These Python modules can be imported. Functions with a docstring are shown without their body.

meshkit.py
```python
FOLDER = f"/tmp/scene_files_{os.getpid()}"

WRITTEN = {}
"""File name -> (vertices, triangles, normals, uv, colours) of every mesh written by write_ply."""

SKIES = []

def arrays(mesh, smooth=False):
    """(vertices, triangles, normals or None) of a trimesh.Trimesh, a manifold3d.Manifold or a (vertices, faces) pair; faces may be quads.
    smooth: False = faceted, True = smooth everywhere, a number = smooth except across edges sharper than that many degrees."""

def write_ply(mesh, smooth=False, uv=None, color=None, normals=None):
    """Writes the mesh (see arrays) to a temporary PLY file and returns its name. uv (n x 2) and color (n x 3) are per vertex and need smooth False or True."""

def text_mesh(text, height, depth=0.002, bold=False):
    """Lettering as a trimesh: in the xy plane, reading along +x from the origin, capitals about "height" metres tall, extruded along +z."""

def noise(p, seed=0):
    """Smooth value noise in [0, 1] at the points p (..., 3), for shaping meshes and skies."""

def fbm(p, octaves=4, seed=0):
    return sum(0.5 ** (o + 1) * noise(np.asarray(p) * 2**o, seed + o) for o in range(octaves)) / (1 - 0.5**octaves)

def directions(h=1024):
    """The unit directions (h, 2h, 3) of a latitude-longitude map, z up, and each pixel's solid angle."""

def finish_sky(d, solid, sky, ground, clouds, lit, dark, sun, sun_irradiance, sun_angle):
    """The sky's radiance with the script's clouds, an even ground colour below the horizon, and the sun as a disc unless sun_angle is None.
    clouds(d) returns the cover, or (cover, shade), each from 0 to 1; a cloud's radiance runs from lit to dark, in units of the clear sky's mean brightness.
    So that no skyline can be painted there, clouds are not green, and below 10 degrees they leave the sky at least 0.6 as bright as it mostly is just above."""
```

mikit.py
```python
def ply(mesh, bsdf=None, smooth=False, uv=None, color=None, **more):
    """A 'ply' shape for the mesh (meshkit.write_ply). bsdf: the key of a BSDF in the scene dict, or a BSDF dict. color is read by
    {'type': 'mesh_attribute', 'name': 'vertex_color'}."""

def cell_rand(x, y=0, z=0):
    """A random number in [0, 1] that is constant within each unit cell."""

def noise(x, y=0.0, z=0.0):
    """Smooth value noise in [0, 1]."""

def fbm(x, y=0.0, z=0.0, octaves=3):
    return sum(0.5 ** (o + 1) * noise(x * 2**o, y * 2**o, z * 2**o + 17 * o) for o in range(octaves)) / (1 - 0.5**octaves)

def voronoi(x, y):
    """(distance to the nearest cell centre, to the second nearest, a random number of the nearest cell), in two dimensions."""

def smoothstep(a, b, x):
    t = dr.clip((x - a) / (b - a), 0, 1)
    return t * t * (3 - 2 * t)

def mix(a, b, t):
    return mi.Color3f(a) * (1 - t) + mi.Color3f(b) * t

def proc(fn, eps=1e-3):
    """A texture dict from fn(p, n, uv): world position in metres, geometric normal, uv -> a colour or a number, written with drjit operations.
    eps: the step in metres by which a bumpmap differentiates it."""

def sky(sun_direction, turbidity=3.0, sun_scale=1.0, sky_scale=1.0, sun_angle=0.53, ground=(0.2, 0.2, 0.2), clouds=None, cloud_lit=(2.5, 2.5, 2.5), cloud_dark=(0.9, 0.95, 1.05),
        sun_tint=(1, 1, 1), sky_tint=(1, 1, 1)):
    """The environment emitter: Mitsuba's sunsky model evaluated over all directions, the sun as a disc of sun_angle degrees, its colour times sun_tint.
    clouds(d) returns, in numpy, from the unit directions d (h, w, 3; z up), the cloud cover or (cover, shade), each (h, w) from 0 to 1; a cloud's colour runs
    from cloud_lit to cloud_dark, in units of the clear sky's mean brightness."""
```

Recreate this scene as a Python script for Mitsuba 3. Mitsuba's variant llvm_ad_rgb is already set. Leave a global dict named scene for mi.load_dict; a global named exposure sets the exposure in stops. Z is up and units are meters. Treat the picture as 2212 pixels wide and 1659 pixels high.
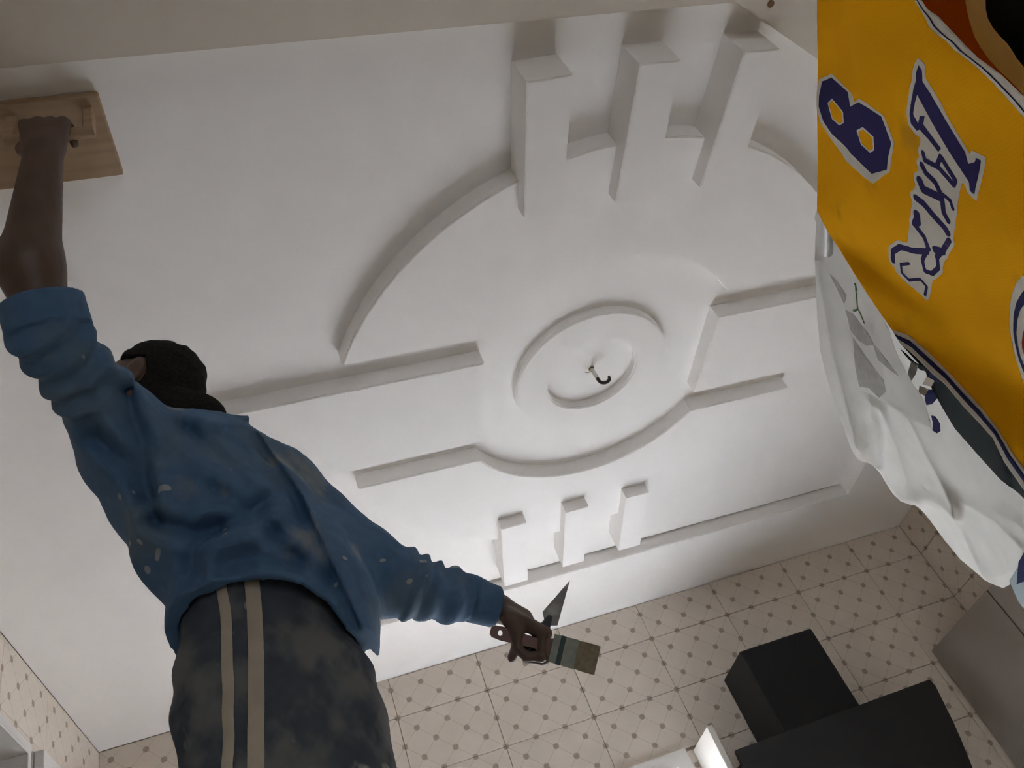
import math
import numpy as np
import trimesh
import mitsuba as mi
import drjit as dr
import manifold3d as m3
from scipy.spatial import Delaunay, cKDTree
from shapely.geometry import Polygon, Point, LineString, box as sbox
from shapely.ops import unary_union
import shapely
import mikit
import meshkit
from mikit import proc, noise, fbm, cell_rand, smoothstep, mix

T = mi.ScalarTransform4f
scene, labels = {}, {}

# ------------------------------------------------------------------ camera, sky, exposure
CAM_R = [[0.943075, -0.054724, -0.328047], [-0.200495, 0.693432, -0.692065], [0.265351, 0.718441, 0.642987]]
CAM_F = 1785.98
J = {'HC': [-0.2519, 1.27, 2.5674], 'NB': [-0.1713, 1.26, 2.4243], 'RS': [-0.2763, 1.17, 2.3446], 'LS': [-0.0556, 1.36, 2.3257], 'RE': [-0.3333, 0.945, 2.4028], 'FM': [-0.3444, 0.875, 2.5068], 'RCF': [-0.3366, 0.912, 2.4537], 'LE': [0.1471, 1.46, 2.0986], 'LW': [0.3339, 1.55, 2.039], 'PC': [-0.104, 1.37, 1.922], 'CH': [-0.168, 1.29, 2.284], 'WA': [-0.0817, 1.34, 2.0694], 'BL': [-0.1155, 1.36, 1.7816], 'HEM0': [-0.1083, 1.2, 2.0252], 'HEMR': [0.0397, 1.28, 1.9376], 'HEML': [-0.2802, 1.38, 2.087], 'FL0': [-0.0737, 1.24, 2.4174], 'FL1': [-0.008, 1.2, 2.1931], 'FL2': [0.0228, 1.22, 2.0195], 'FL3': [0.041, 1.25, 1.925], 'BR0': [0.3035, 1.535, 1.9853], 'BR1': [0.3952, 1.535, 1.923], 'BR2': [0.4418, 1.535, 1.8909], 'BR3': [0.4755, 1.535, 1.867], 'PK0': [0.3609, 1.56, 1.9314], 'PK1': [0.4127, 1.55, 1.9706], 'PK2': [0.4984, 1.545, 2.0503], 'PKa': [0.4182, 1.55, 2.0014], 'PKb': [0.4362, 1.55, 1.9632], 'RW': [-0.304, 0.795, 2.72]}
CREASE = [[[-0.2554, 1.22, 2.481], [-0.2464, 1.22, 2.3813], [-0.2426, 1.22, 2.2905], [-0.2409, 1.22, 2.2167]], [[-0.1741, 1.22, 2.3894], [-0.1414, 1.22, 2.3327], [-0.0998, 1.22, 2.2583], [-0.0646, 1.22, 2.1835]], [[-0.1219, 1.22, 2.362], [-0.0821, 1.22, 2.3035], [-0.0411, 1.22, 2.208], [-0.0208, 1.22, 2.1292]], [[-0.2382, 1.22, 2.1958], [-0.1802, 1.22, 2.1583], [-0.1107, 1.22, 2.1618], [-0.0594, 1.22, 2.1924]], [[-0.1973, 1.22, 2.0834], [-0.1862, 1.22, 2.1311], [-0.1497, 1.22, 2.1588]], [[-0.0632, 1.22, 2.1077], [-0.0259, 1.22, 2.0485], [0.0072, 1.22, 1.9971]], [[-0.3088, 1.22, 2.3999], [-0.2708, 1.22, 2.3318], [-0.2505, 1.22, 2.2557]], [[-0.1347, 1.22, 2.0823], [-0.0896, 1.22, 2.0823], [-0.0346, 1.22, 2.042]], [[-0.1421, 1.22, 2.2386], [-0.0927, 1.22, 2.1817], [-0.0538, 1.22, 2.1194]]]
RAIL_DIR = [0.354, 0.93525, 0.0]
RAIL_P0 = [0.6653, 0.4595, 1.9847]
CLOTH_N = [0.93525, -0.354, 0.0]
CLOTH_O = [-0.66708, -0.50356, -0.54903]
CL = {'jersey_front': [(-0.1715, 0.0), (-0.0746, 0.0), (0.0409, -0.0), (0.1597, -0.0), (0.1806, 0.0275), (0.195, 0.0717), (0.2157, 0.1238), (0.2303, 0.1698), (0.2122, 0.1985), (0.2072, 0.2294), (0.2042, 0.2608), (0.2048, 0.2875), (0.2053, 0.3147), (0.2106, 0.3415), (0.2222, 0.3635), (0.2286, 0.3827), (0.2392, 0.408), (0.2399, 0.4374), (0.1867, 0.4518), (0.142, 0.4186), (0.1271, 0.3843), (0.1138, 0.3612), (0.1041, 0.3525), (0.0924, 0.3428), (0.0778, 0.3335), (0.0607, 0.3256), (0.0392, 0.3203), (0.0221, 0.3182), (0.007, 0.3188), (-0.0053, 0.322), (-0.0344, 0.3366), (-0.0745, 0.3537), (-0.1212, 0.3346), (-0.1323, 0.3018), (-0.1369, 0.2782), (-0.1404, 0.2662), (-0.1431, 0.2537), (-0.1459, 0.2409), (-0.1482, 0.2281), (-0.1492, 0.2162), (-0.1503, 0.204), (-0.1534, 0.1947), (-0.1541, 0.1839), (-0.1562, 0.1746), (-0.1603, 0.1702), (-0.1647, 0.1622), (-0.1689, 0.1551), (-0.1834, 0.1402)], 'arm_o': [(0.2303, 0.1698), (0.2122, 0.1985), (0.2072, 0.2294), (0.2042, 0.2608), (0.2048, 0.2875), (0.2053, 0.3147), (0.2106, 0.3415), (0.2222, 0.3635), (0.2286, 0.3827), (0.2392, 0.408), (0.2399, 0.4374)], 'arm_i': [(0.2368, 0.1863), (0.2315, 0.2118), (0.2296, 0.2426), (0.2248, 0.2638), (0.2284, 0.2911), (0.2283, 0.3184), (0.2287, 0.3377), (0.2453, 0.3575), (0.2554, 0.3874), (0.2609, 0.4089), (0.2643, 0.4363)], 'up_o': [(-0.1834, 0.1402), (-0.1689, 0.1551), (-0.1647, 0.1622), (-0.1603, 0.1702), (-0.1562, 0.1746), (-0.1541, 0.1839), (-0.1534, 0.1947), (-0.1503, 0.204), (-0.1492, 0.2162), (-0.1482, 0.2281), (-0.1459, 0.2409), (-0.1431, 0.2537), (-0.1404, 0.2662), (-0.1369, 0.2782), (-0.1323, 0.3018)], 'up_i': [(-0.1857, 0.147), (-0.1715, 0.162), (-0.1679, 0.1689), (-0.1672, 0.1814), (-0.1637, 0.1925), (-0.1607, 0.2034), (-0.1573, 0.2142), (-0.1546, 0.2264), (-0.1538, 0.2411), (-0.1534, 0.2452), (-0.1528, 0.2508), (-0.1511, 0.2598), (-0.1499, 0.267), (-0.1489, 0.2742), (-0.1449, 0.3005)], 'nk_o': [(-0.0344, 0.3366), (-0.0053, 0.322), (0.007, 0.3188), (0.0221, 0.3182), (0.0392, 0.3203), (0.0607, 0.3256), (0.0778, 0.3335), (0.0924, 0.3428), (0.1041, 0.3525), (0.1138, 0.3612), (0.1271, 0.3843)], 'nk_i': [(-0.0153, 0.3585), (0.0107, 0.3478), (0.0301, 0.3449), (0.0432, 0.3403), (0.0563, 0.3401), (0.0674, 0.342), (0.0735, 0.3445), (0.0798, 0.349), (0.0829, 0.3548), (0.0864, 0.3661), (0.088, 0.3897)], 'eight': [(-0.0461, 0.0102), (-0.0587, 0.0311), (-0.0498, 0.0668), (-0.0348, 0.072), (-0.0455, 0.0866), (-0.0494, 0.1225), (-0.0304, 0.1393), (-0.0118, 0.1362), (0.0039, 0.1356), (0.0252, 0.1119), (0.0218, 0.0745), (0.0192, 0.0672), (0.0176, 0.0598), (0.0154, 0.032), (0.0073, 0.0137), (-0.0078, 0.0038), (-0.0229, 0.0042)], 'eight_h1': [(-0.022, 0.0235), (-0.0317, 0.0335), (-0.0235, 0.0579), (-0.0106, 0.0592), (-0.0032, 0.0498), (-0.0047, 0.0338)], 'eight_h2': [(-0.0128, 0.0836), (-0.0221, 0.0943), (-0.0213, 0.112), (-0.0068, 0.1144), (0.0008, 0.1074), (0.0001, 0.0921)], 'eight_w': [(-0.0467, 0.0037), (-0.0639, 0.031), (-0.0505, 0.0749), (-0.0431, 0.0794), (-0.05, 0.087), (-0.0524, 0.1263), (-0.0332, 0.1439), (-0.0104, 0.1408), (0.0034, 0.1405), (0.013, 0.1321), (0.0358, 0.1157), (0.0379, 0.1001), (0.0371, 0.0657), (0.0307, 0.0523), (0.023, 0.028), (0.013, 0.0078), (-0.0051, -0.0011), (-0.025, -0.001)], 'L_main': [(-0.1203, 0.1655), (-0.1176, 0.1704), (-0.1094, 0.1722), (-0.1042, 0.1835), (-0.0772, 0.2315), (-0.0688, 0.2376), (-0.0746, 0.2438), (-0.0791, 0.2441), (-0.0798, 0.2497), (-0.0694, 0.2502), (-0.0447, 0.2501), (-0.0452, 0.2447), (-0.0527, 0.242), (-0.0676, 0.2131), (-0.081, 0.1904), (-0.0901, 0.1756), (-0.0957, 0.167), (-0.0955, 0.1618), (-0.1067, 0.1644), (-0.1117, 0.1632)], 'L_thin': [(-0.0958, 0.1623), (-0.0957, 0.1677), (-0.0867, 0.166), (-0.0759, 0.1654), (-0.071, 0.1727), (-0.0788, 0.1739), (-0.0821, 0.1799), (-0.0739, 0.1794), (-0.0643, 0.2046), (-0.059, 0.2021), (-0.0636, 0.1883), (-0.0664, 0.1758), (-0.0632, 0.1719), (-0.0658, 0.1636), (-0.0732, 0.1606), (-0.0822, 0.1608)], 'word_w': [(-0.1263, 0.1646), (-0.1241, 0.1729), (-0.1141, 0.1746), (-0.1032, 0.1969), (-0.0788, 0.2283), (-0.0747, 0.2389), (-0.0829, 0.2379), (-0.086, 0.254), (-0.0727, 0.2552), (-0.0397, 0.2542), (-0.0442, 0.2409), (-0.0499, 0.2351), (-0.0332, 0.2339), (-0.0114, 0.2358), (0.0189, 0.2376), (0.0463, 0.2344), (0.0703, 0.2312), (0.0872, 0.2218), (0.1158, 0.2226), (0.1285, 0.2097), (0.1331, 0.1822), (0.1326, 0.1659), (0.119, 0.154), (0.1038, 0.1511), (0.0836, 0.1619), (0.076, 0.1777), (0.0525, 0.1774), (0.0325, 0.1775), (0.0044, 0.1776), (-0.0186, 0.1795), (-0.0394, 0.1801), (-0.0594, 0.1781), (-0.0606, 0.1706), (-0.069, 0.1595), (-0.081, 0.1586), (-0.0954, 0.1599), (-0.1106, 0.161), (-0.1201, 0.161)], 'back_panel': [(-0.1534, -0.0233), (0.1744, -0.0208), (0.2295, 0.1699), (0.1916, 0.2659), (0.1961, 0.331), (0.1271, 0.4194), (-0.1569, 0.3346), (-0.1567, 0.3009), (-0.1605, 0.2701), (-0.1639, 0.261), (-0.1668, 0.2493), (-0.1693, 0.2367), (-0.1727, 0.2256), (-0.178, 0.2148), (-0.1841, 0.2058), (-0.1937, 0.198), (-0.2034, 0.1921), (-0.2111, 0.1886), (-0.2338, 0.1841)], 'neck_label': [(0.0886, 0.3281), (0.0542, 0.344), (0.0268, 0.3712), (0.0857, 0.389), (0.1114, 0.3599), (0.1169, 0.3374)], 'bk_o': [(-0.2338, 0.1841), (-0.2111, 0.1886), (-0.2034, 0.1921), (-0.1937, 0.198), (-0.1841, 0.2058), (-0.178, 0.2148), (-0.1727, 0.2256), (-0.1693, 0.2367), (-0.1668, 0.2493), (-0.1639, 0.261), (-0.1605, 0.2701), (-0.1567, 0.3009)], 'bk_i': [(-0.2429, 0.2077), (-0.2206, 0.211), (-0.2124, 0.2129), (-0.2059, 0.2171), (-0.2011, 0.2237), (-0.1975, 0.2328), (-0.1949, 0.2424), (-0.1915, 0.2486), (-0.1874, 0.2549), (-0.184, 0.2639), (-0.1828, 0.2701), (-0.1858, 0.3021)]}
STROKES = {'a': ([(-0.0464, 0.1835), (-0.0405, 0.1871), (-0.0441, 0.2053), (-0.0385, 0.226), (-0.0441, 0.2267), (-0.0561, 0.2054), (-0.0457, 0.203)], 0.0036), 'k': ([(-0.0333, 0.1838), (-0.0281, 0.1904), (-0.0263, 0.2037), (-0.0174, 0.2143), (-0.0014, 0.2201), (0.0034, 0.2275)], 0.0042), 'k2': ([(-0.0147, 0.1834), (-0.008, 0.1898), (-0.0141, 0.2111)], 0.006), 'e': ([(0.0083, 0.1814), (0.0075, 0.1924), (0.0113, 0.208), (0.0141, 0.2245), (0.0171, 0.2299)], 0.0051), 'e2': ([(-0.02, 0.2163), (-0.0198, 0.2252), (-0.0135, 0.2302)], 0.0027), 'r': ([(0.0271, 0.1871), (0.0413, 0.1834), (0.0462, 0.2001), (0.0561, 0.209)], 0.0045), 'r0': ([(0.027, 0.1856), (0.035, 0.1883)], 0.0066), 'r2': ([(0.0243, 0.2332), (0.0409, 0.2286), (0.0571, 0.222)], 0.0045), 'r3': ([(0.05, 0.2179), (0.0441, 0.2279)], 0.006), 's': ([(0.0556, 0.2081), (0.0779, 0.203), (0.09, 0.2089), (0.0844, 0.2199), (0.0696, 0.2267), (0.0567, 0.2225)], 0.0039), 's2': ([(0.0618, 0.2071), (0.0773, 0.1872), (0.0888, 0.1668), (0.1051, 0.1562), (0.1191, 0.1577)], 0.0051), 's3': ([(0.1008, 0.1836), (0.1132, 0.1713), (0.1244, 0.1744), (0.1249, 0.1876), (0.1079, 0.2042), (0.1097, 0.2153), (0.1244, 0.2147)], 0.0027)}
DK = {'dark': [(0.3122, 0.1047), (0.3361, 0.1332), (0.3375, 0.1635), (0.3383, 0.1861), (0.3594, 0.2029), (0.3755, 0.2275), (0.3902, 0.2555), (0.393, 0.2995), (0.3938, 0.3427), (0.3824, 0.3822), (0.3626, 0.4642), (0.0028, 0.4182), (-0.2771, 0.3081), (-0.226, 0.1724), (-0.0988, 0.1748), (0.071, 0.1936)]}
PK = {'p0': [(0.3362, 0.1409), (0.3332, 0.1533), (0.3324, 0.1708), (0.3224, 0.1889), (0.322, 0.1984), (0.3363, 0.1837), (0.3399, 0.1593), (0.3384, 0.1438)], 'p1': [(0.3373, 0.164), (0.332, 0.1781), (0.3531, 0.1762), (0.3778, 0.1695), (0.371, 0.1608)], 'p2': [(0.3357, 0.1958), (0.3281, 0.2113), (0.3466, 0.2072), (0.3605, 0.191)], 'p3': [(0.3692, 0.1861), (0.3561, 0.2038), (0.3792, 0.1988), (0.3863, 0.186)], 'p4': [(0.3196, 0.2004), (0.3166, 0.221), (0.3279, 0.216), (0.3259, 0.2109), (0.3321, 0.1988)]}
TM = [(0.2924, -0.1212), (0.3643, -0.1252), (0.4507, -0.1227), (0.5574, -0.1185), (0.6412, -0.1078), (0.7135, -0.0809), (0.7818, -0.0406), (0.8319, -0.003), (0.8447, 0.0177), (0.8537, 0.0482), (0.8679, 0.0738), (0.9096, 0.1), (0.9182, 0.1285), (0.9071, 0.1481), (0.8662, 0.1739), (0.8304, 0.197), (0.8455, 0.2395), (0.8592, 0.2909), (0.8576, 0.3376), (0.8308, 0.3699), (0.7996, 0.3901), (0.7887, 0.4074), (0.7671, 0.4255), (0.7316, 0.4304), (0.6786, 0.4268), (0.6142, 0.4175), (0.5187, 0.4069), (0.3467, 0.428), (0.2356, 0.3633), (0.2901, 0.2461), (0.2213, 0.0904), (0.208, -0.0229)]
TF = [(0.2169, -0.0509), (0.2339, -0.0546), (0.2571, -0.0434), (0.317, -0.0166), (0.3468, 0.0179), (0.391, 0.0385), (0.4275, 0.0479), (0.479, 0.0592), (0.5071, 0.064), (0.509, 0.0758), (0.4926, 0.0974), (0.4821, 0.1187), (0.4498, 0.1747), (0.4247, 0.2168), (0.4108, 0.2332), (0.4006, 0.2292), (0.3695, 0.2114), (0.3599, 0.1823), (0.3327, 0.1473), (0.3019, 0.1247), (0.2667, 0.076), (0.2449, 0.0413), (0.2283, 0.0063), (0.2115, -0.0292)]
TG = {'g1': [(0.3174, -0.0241), (0.3418, -0.0047), (0.3465, 0.0216), (0.3258, 0.0262), (0.3162, 0.002)], 'g2': [(0.3626, 0.0223), (0.3512, 0.0473), (0.3582, 0.0832), (0.3668, 0.0943), (0.3838, 0.0816), (0.3923, 0.0607), (0.3906, 0.0422)], 'g3': [(0.4033, 0.0503), (0.4111, 0.0728), (0.4185, 0.0986), (0.4225, 0.1237), (0.4436, 0.131), (0.475, 0.118), (0.4787, 0.0926), (0.5003, 0.0714), (0.4657, 0.0607)], 'g4': [(0.3697, 0.098), (0.3706, 0.1253), (0.3746, 0.1522), (0.3785, 0.1428), (0.3878, 0.11)]}
TY = [[(0.281, 0.0474), (0.3026, 0.0508), (0.3274, 0.0548), (0.3331, 0.0622), (0.3434, 0.0716)], [(0.3314, 0.054), (0.3412, 0.0467)], [(0.2831, 0.0452), (0.2896, 0.0514)]]
TR = [([(0.4053, -0.1227), (0.5982, -0.0686), (0.8044, 0.0128)], 1), ([(0.633, 0.0472), (0.768, 0.0497), (0.8387, 0.0305)], 1), ([(0.6816, 0.0608), (0.8152, 0.0801), (0.8607, 0.0791)], 1), ([(0.6379, 0.073), (0.7121, 0.1215), (0.764, 0.1519), (0.8434, 0.1739)], 1), ([(0.5758, 0.138), (0.6247, 0.1951), (0.6691, 0.2586), (0.6863, 0.2743)], 1), ([(0.8689, 0.0767), (0.9155, 0.1363), (0.8253, 0.2006)], 1), ([(0.8888, 0.1569), (0.7598, 0.2179), (0.6953, 0.2701)], 1.4), ([(0.8102, 0.2054), (0.7026, 0.2741)], 1), ([(0.7026, 0.2741), (0.7571, 0.327), (0.8042, 0.3816)], 1), ([(0.6724, 0.2653), (0.6181, 0.3107), (0.5827, 0.3545), (0.5762, 0.3926)], 1), ([(0.5286, 0.3776), (0.5563, 0.3569)], 0.8), ([(0.7921, 0.3905), (0.6941, 0.4081), (0.5923, 0.4124)], 1)]
NAVY = [[(0.406, 0.1776), (0.3867, 0.1935), (0.3934, 0.202), (0.4209, 0.1941), (0.437, 0.1837), (0.4285, 0.1785)], [(0.4488, 0.196), (0.4402, 0.2049), (0.4457, 0.2147), (0.4595, 0.2184), (0.4733, 0.213), (0.4784, 0.2034), (0.4625, 0.2021)]]
PB = [(0.7475, 0.3651), (0.667, 0.3695), (0.4968, 0.4059), (0.7743, 0.4899), (0.7763, 0.4331), (0.7735, 0.3922)]
PBN = [(0.7209, 0.3809), (0.6616, 0.3696), (0.5835, 0.3724), (0.4777, 0.4061), (0.5463, 0.4268), (0.6685, 0.3953)]
CAM = np.array([0.0, 0.0, 1.25])
R_ = np.array(CAM_R)
scene['camera'] = {
    'type': 'perspective', 'fov': math.degrees(2 * math.atan(1106.0 / CAM_F)), 'fov_axis': 'x', 'near_clip': 0.02, 'far_clip': 200.0,
    'to_world': T().look_at(origin=CAM.tolist(), target=(CAM + R_[2]).tolist(), up=(-R_[1]).tolist())}
exposure = 5.15
scene['sky'] = mikit.sky((-0.36, 0.62, 0.70), turbidity=3.5, sun_tint=(0.81, 0.99, 1.40), sky_tint=(1.12, 1.0, 0.84), sun_scale=1.0, sky_scale=1.0, sun_angle=1.0, ground=(0.40, 0.39, 0.37))

# ------------------------------------------------------------------ materials
def bs(key, d, two=False):
    scene['mat_' + key] = {'type': 'twosided', 'bsdf': d} if two else d


def P_(color, rough=0.6, spec=0.3, **kw):
    c = color if isinstance(color, dict) else {'type': 'rgb', 'value': list(color)}
    return {'type': 'principled', 'base_color': c, 'roughness': rough, 'specular': spec, **kw}


def plaster(p, n, uv):
    a = fbm(p.x * 2.3, p.y * 2.3, p.z * 2.3, 3)
    b = fbm(p.x * 19, p.y * 19, p.z * 19, 2)
    return mi.Color3f(0.80, 0.785, 0.765) * (0.965 + 0.05 * a + 0.02 * b)


bs('plaster', {'type': 'bumpmap', 'nested': P_(proc(plaster), 0.75, 0.2), 'tex': proc(lambda p, n, uv: fbm(p.x * 30, p.y * 30, p.z * 30, 2)), 'scale': 0.0006}, True)
bs('render', P_((0.66, 0.56, 0.44), 0.8, 0.2), True)
bs('floor', P_(proc(lambda p, n, uv: mix((0.52, 0.45, 0.36), (0.60, 0.53, 0.43), fbm(p.x * 3, p.y * 3, 0, 3))), 0.5, 0.4), True)
bs('grout', P_((0.40, 0.34, 0.28), 0.85, 0.2), True)

TX, TZ, GX, GZ = 0.3964, 0.2512, 0.584, 2.671      # the tile module and one corner of the front wall's grid
PX, PZ = TX / 6, TZ / 4


def tile_fn(axis, off):
    def fn(p, n, uv):
        s = ((p.x if axis == 0 else p.y) - off) / PX
        t = (p.z - GZ) / PZ
        a, b = (s + t) * 0.5, (s - t) * 0.5
        da, db = dr.abs(a - dr.round(a)), dr.abs(b - dr.round(b))
        ra, rb = a - dr.round(a), b - dr.round(b)
        d = dr.maximum(dr.abs(ra + rb) * PX, dr.abs(ra - rb) * PZ) + 0.35 * dr.minimum(dr.abs(ra + rb) * PX, dr.abs(ra - rb) * PZ)
        dot = 1 - smoothstep(0.0105, 0.0150, d + 0.002 * (noise(p.x * 300, p.y * 300, p.z * 300) - 0.5))
        line = 1 - smoothstep(0.008, 0.028, dr.minimum(da, db))
        body = mix((0.62, 0.55, 0.475), (0.68, 0.61, 0.53), fbm(p.x * 14, p.y * 14, p.z * 14, 3))
        body = body * (1 - 0.16 * line)
        return mix(body, (0.335, 0.265, 0.205), dot * (0.75 + 0.25 * noise(p.x * 160, p.y * 160, p.z * 160)))
    return fn


def tile_bump(axis, off):
    def fn(p, n, uv):
        s = ((p.x if axis == 0 else p.y) - off) / PX
        t = (p.z - GZ) / PZ
        a, b = (s + t) * 0.5, (s - t) * 0.5
        return smoothstep(0.0, 0.09, dr.minimum(dr.abs(a - dr.round(a)), dr.abs(b - dr.round(b))))
    return fn


YOFF = 2.52
for nm, ax, off in (('tile_front', 0, GX), ('tile_side', 1, YOFF)):
    bs(nm, {'type': 'bumpmap', 'nested': P_(proc(tile_fn(ax, off)), 0.28, 0.5), 'tex': proc(tile_bump(ax, off)), 'scale': 0.0012}, True)

bs('white_board', P_((0.72, 0.69, 0.65), 0.5, 0.3), True)
bs('inside_shade', P_((0.10, 0.065, 0.05), 0.7, 0.2), True)  # shade in the open cabinet, painted as a dark brown panel
bs('hood_metal', P_((0.008, 0.0095, 0.011), 0.5, 0.3), True)
bs('hood_glass', P_((0.006, 0.007, 0.008), 0.22, 0.4), True)
bs('frame_white', P_((0.66, 0.64, 0.60), 0.4, 0.4), True)
bs('pane', {'type': 'thindielectric'})
bs('hook_iron', P_((0.035, 0.026, 0.022), 0.55, 0.4, metallic=0.3))
bs('hole_brown', P_((0.20, 0.12, 0.07), 0.9, 0.1), True)
bs('wire_white', P_((0.68, 0.64, 0.58), 0.6, 0.3))
bs('steel_pipe', P_((0.55, 0.55, 0.55), 0.35, 0.5, metallic=0.8))
bs('wood', P_(proc(lambda p, n, uv: mix((0.27, 0.185, 0.115), (0.40, 0.285, 0.18), fbm(p.x * 8, p.y * 90, p.z * 90, 3))), 0.6, 0.3))
bs('plank', P_(proc(lambda p, n, uv: mix((0.30, 0.21, 0.13), (0.44, 0.33, 0.22), fbm(p.x * 6, p.y * 60, p.z * 60, 3))), 0.75, 0.2))


def denim(p, n, uv):
    weave = fbm(p.x * 60, p.y * 60, p.z * 60, 2)
    base = mix((0.056, 0.118, 0.215), (0.085, 0.160, 0.275), weave)
    fade = smoothstep(0.45, 0.75, fbm(p.x * 7 + 3, p.y * 7, p.z * 7, 4))
    base = mix(base, (0.130, 0.175, 0.200), 0.55 * fade)
    dust = smoothstep(0.60, 0.80, fbm(p.x * 16 + 9, p.y * 16, p.z * 10 + 2, 4))
    base = mix(base, (0.27, 0.27, 0.24), 0.5 * dust)
    spot = smoothstep(0.87, 0.92, noise(p.x * 45 + 5, p.y * 45, p.z * 45)) * smoothstep(0.5, 0.62, noise(p.x * 6, p.y * 6, p.z * 6 + 4))
    return mix(base, (0.45, 0.45, 0.43), 0.6 * spot)


def track(p, n, uv):
    base = mix((0.050, 0.062, 0.080), (0.075, 0.090, 0.110), fbm(p.x * 40, p.y * 40, p.z * 40, 2))
    dust = smoothstep(0.40, 0.70, fbm(p.x * 21, p.y * 21, p.z * 15 + 5, 4))
    base = mix(base, (0.20, 0.205, 0.195), 0.55 * dust)
    spl = smoothstep(0.66, 0.78, fbm(p.x * 34 + 8, p.y * 34, p.z * 22, 3)) * smoothstep(0.45, 0.6, fbm(p.x * 6 + 1, p.y * 6, p.z * 6, 2))
    return mix(base, (0.38, 0.39, 0.35), 0.75 * spl)


bs('denim', {'type': 'bumpmap', 'nested': P_(proc(denim), 0.85, 0.15, sheen=0.3), 'tex': proc(lambda p, n, uv: fbm(p.x * 120, p.y * 120, p.z * 120, 2)), 'scale': 0.0010}, True)
bs('track_cloth', P_(proc(track), 0.85, 0.15), True)
bs('stripe_cloth', P_(proc(lambda p, n, uv: mix((0.36, 0.32, 0.26), (0.48, 0.43, 0.35), fbm(p.x * 25, p.y * 25, p.z * 25, 3))), 0.85, 0.15), True)
bs('skin', P_(proc(lambda p, n, uv: mix((0.085, 0.055, 0.042), (0.115, 0.075, 0.058), fbm(p.x * 30, p.y * 30, p.z * 30, 3))), 0.5, 0.4), True)
bs('hair', P_(proc(lambda p, n, uv: mix((0.010, 0.009, 0.009), (0.022, 0.020, 0.019), noise(p.x * 220, p.y * 220, p.z * 220))), 0.9, 0.1), True)
bs('eye', P_((0.55, 0.50, 0.44), 0.2, 0.5))
bs('shoe', P_((0.03, 0.03, 0.03), 0.6, 0.3))


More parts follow.
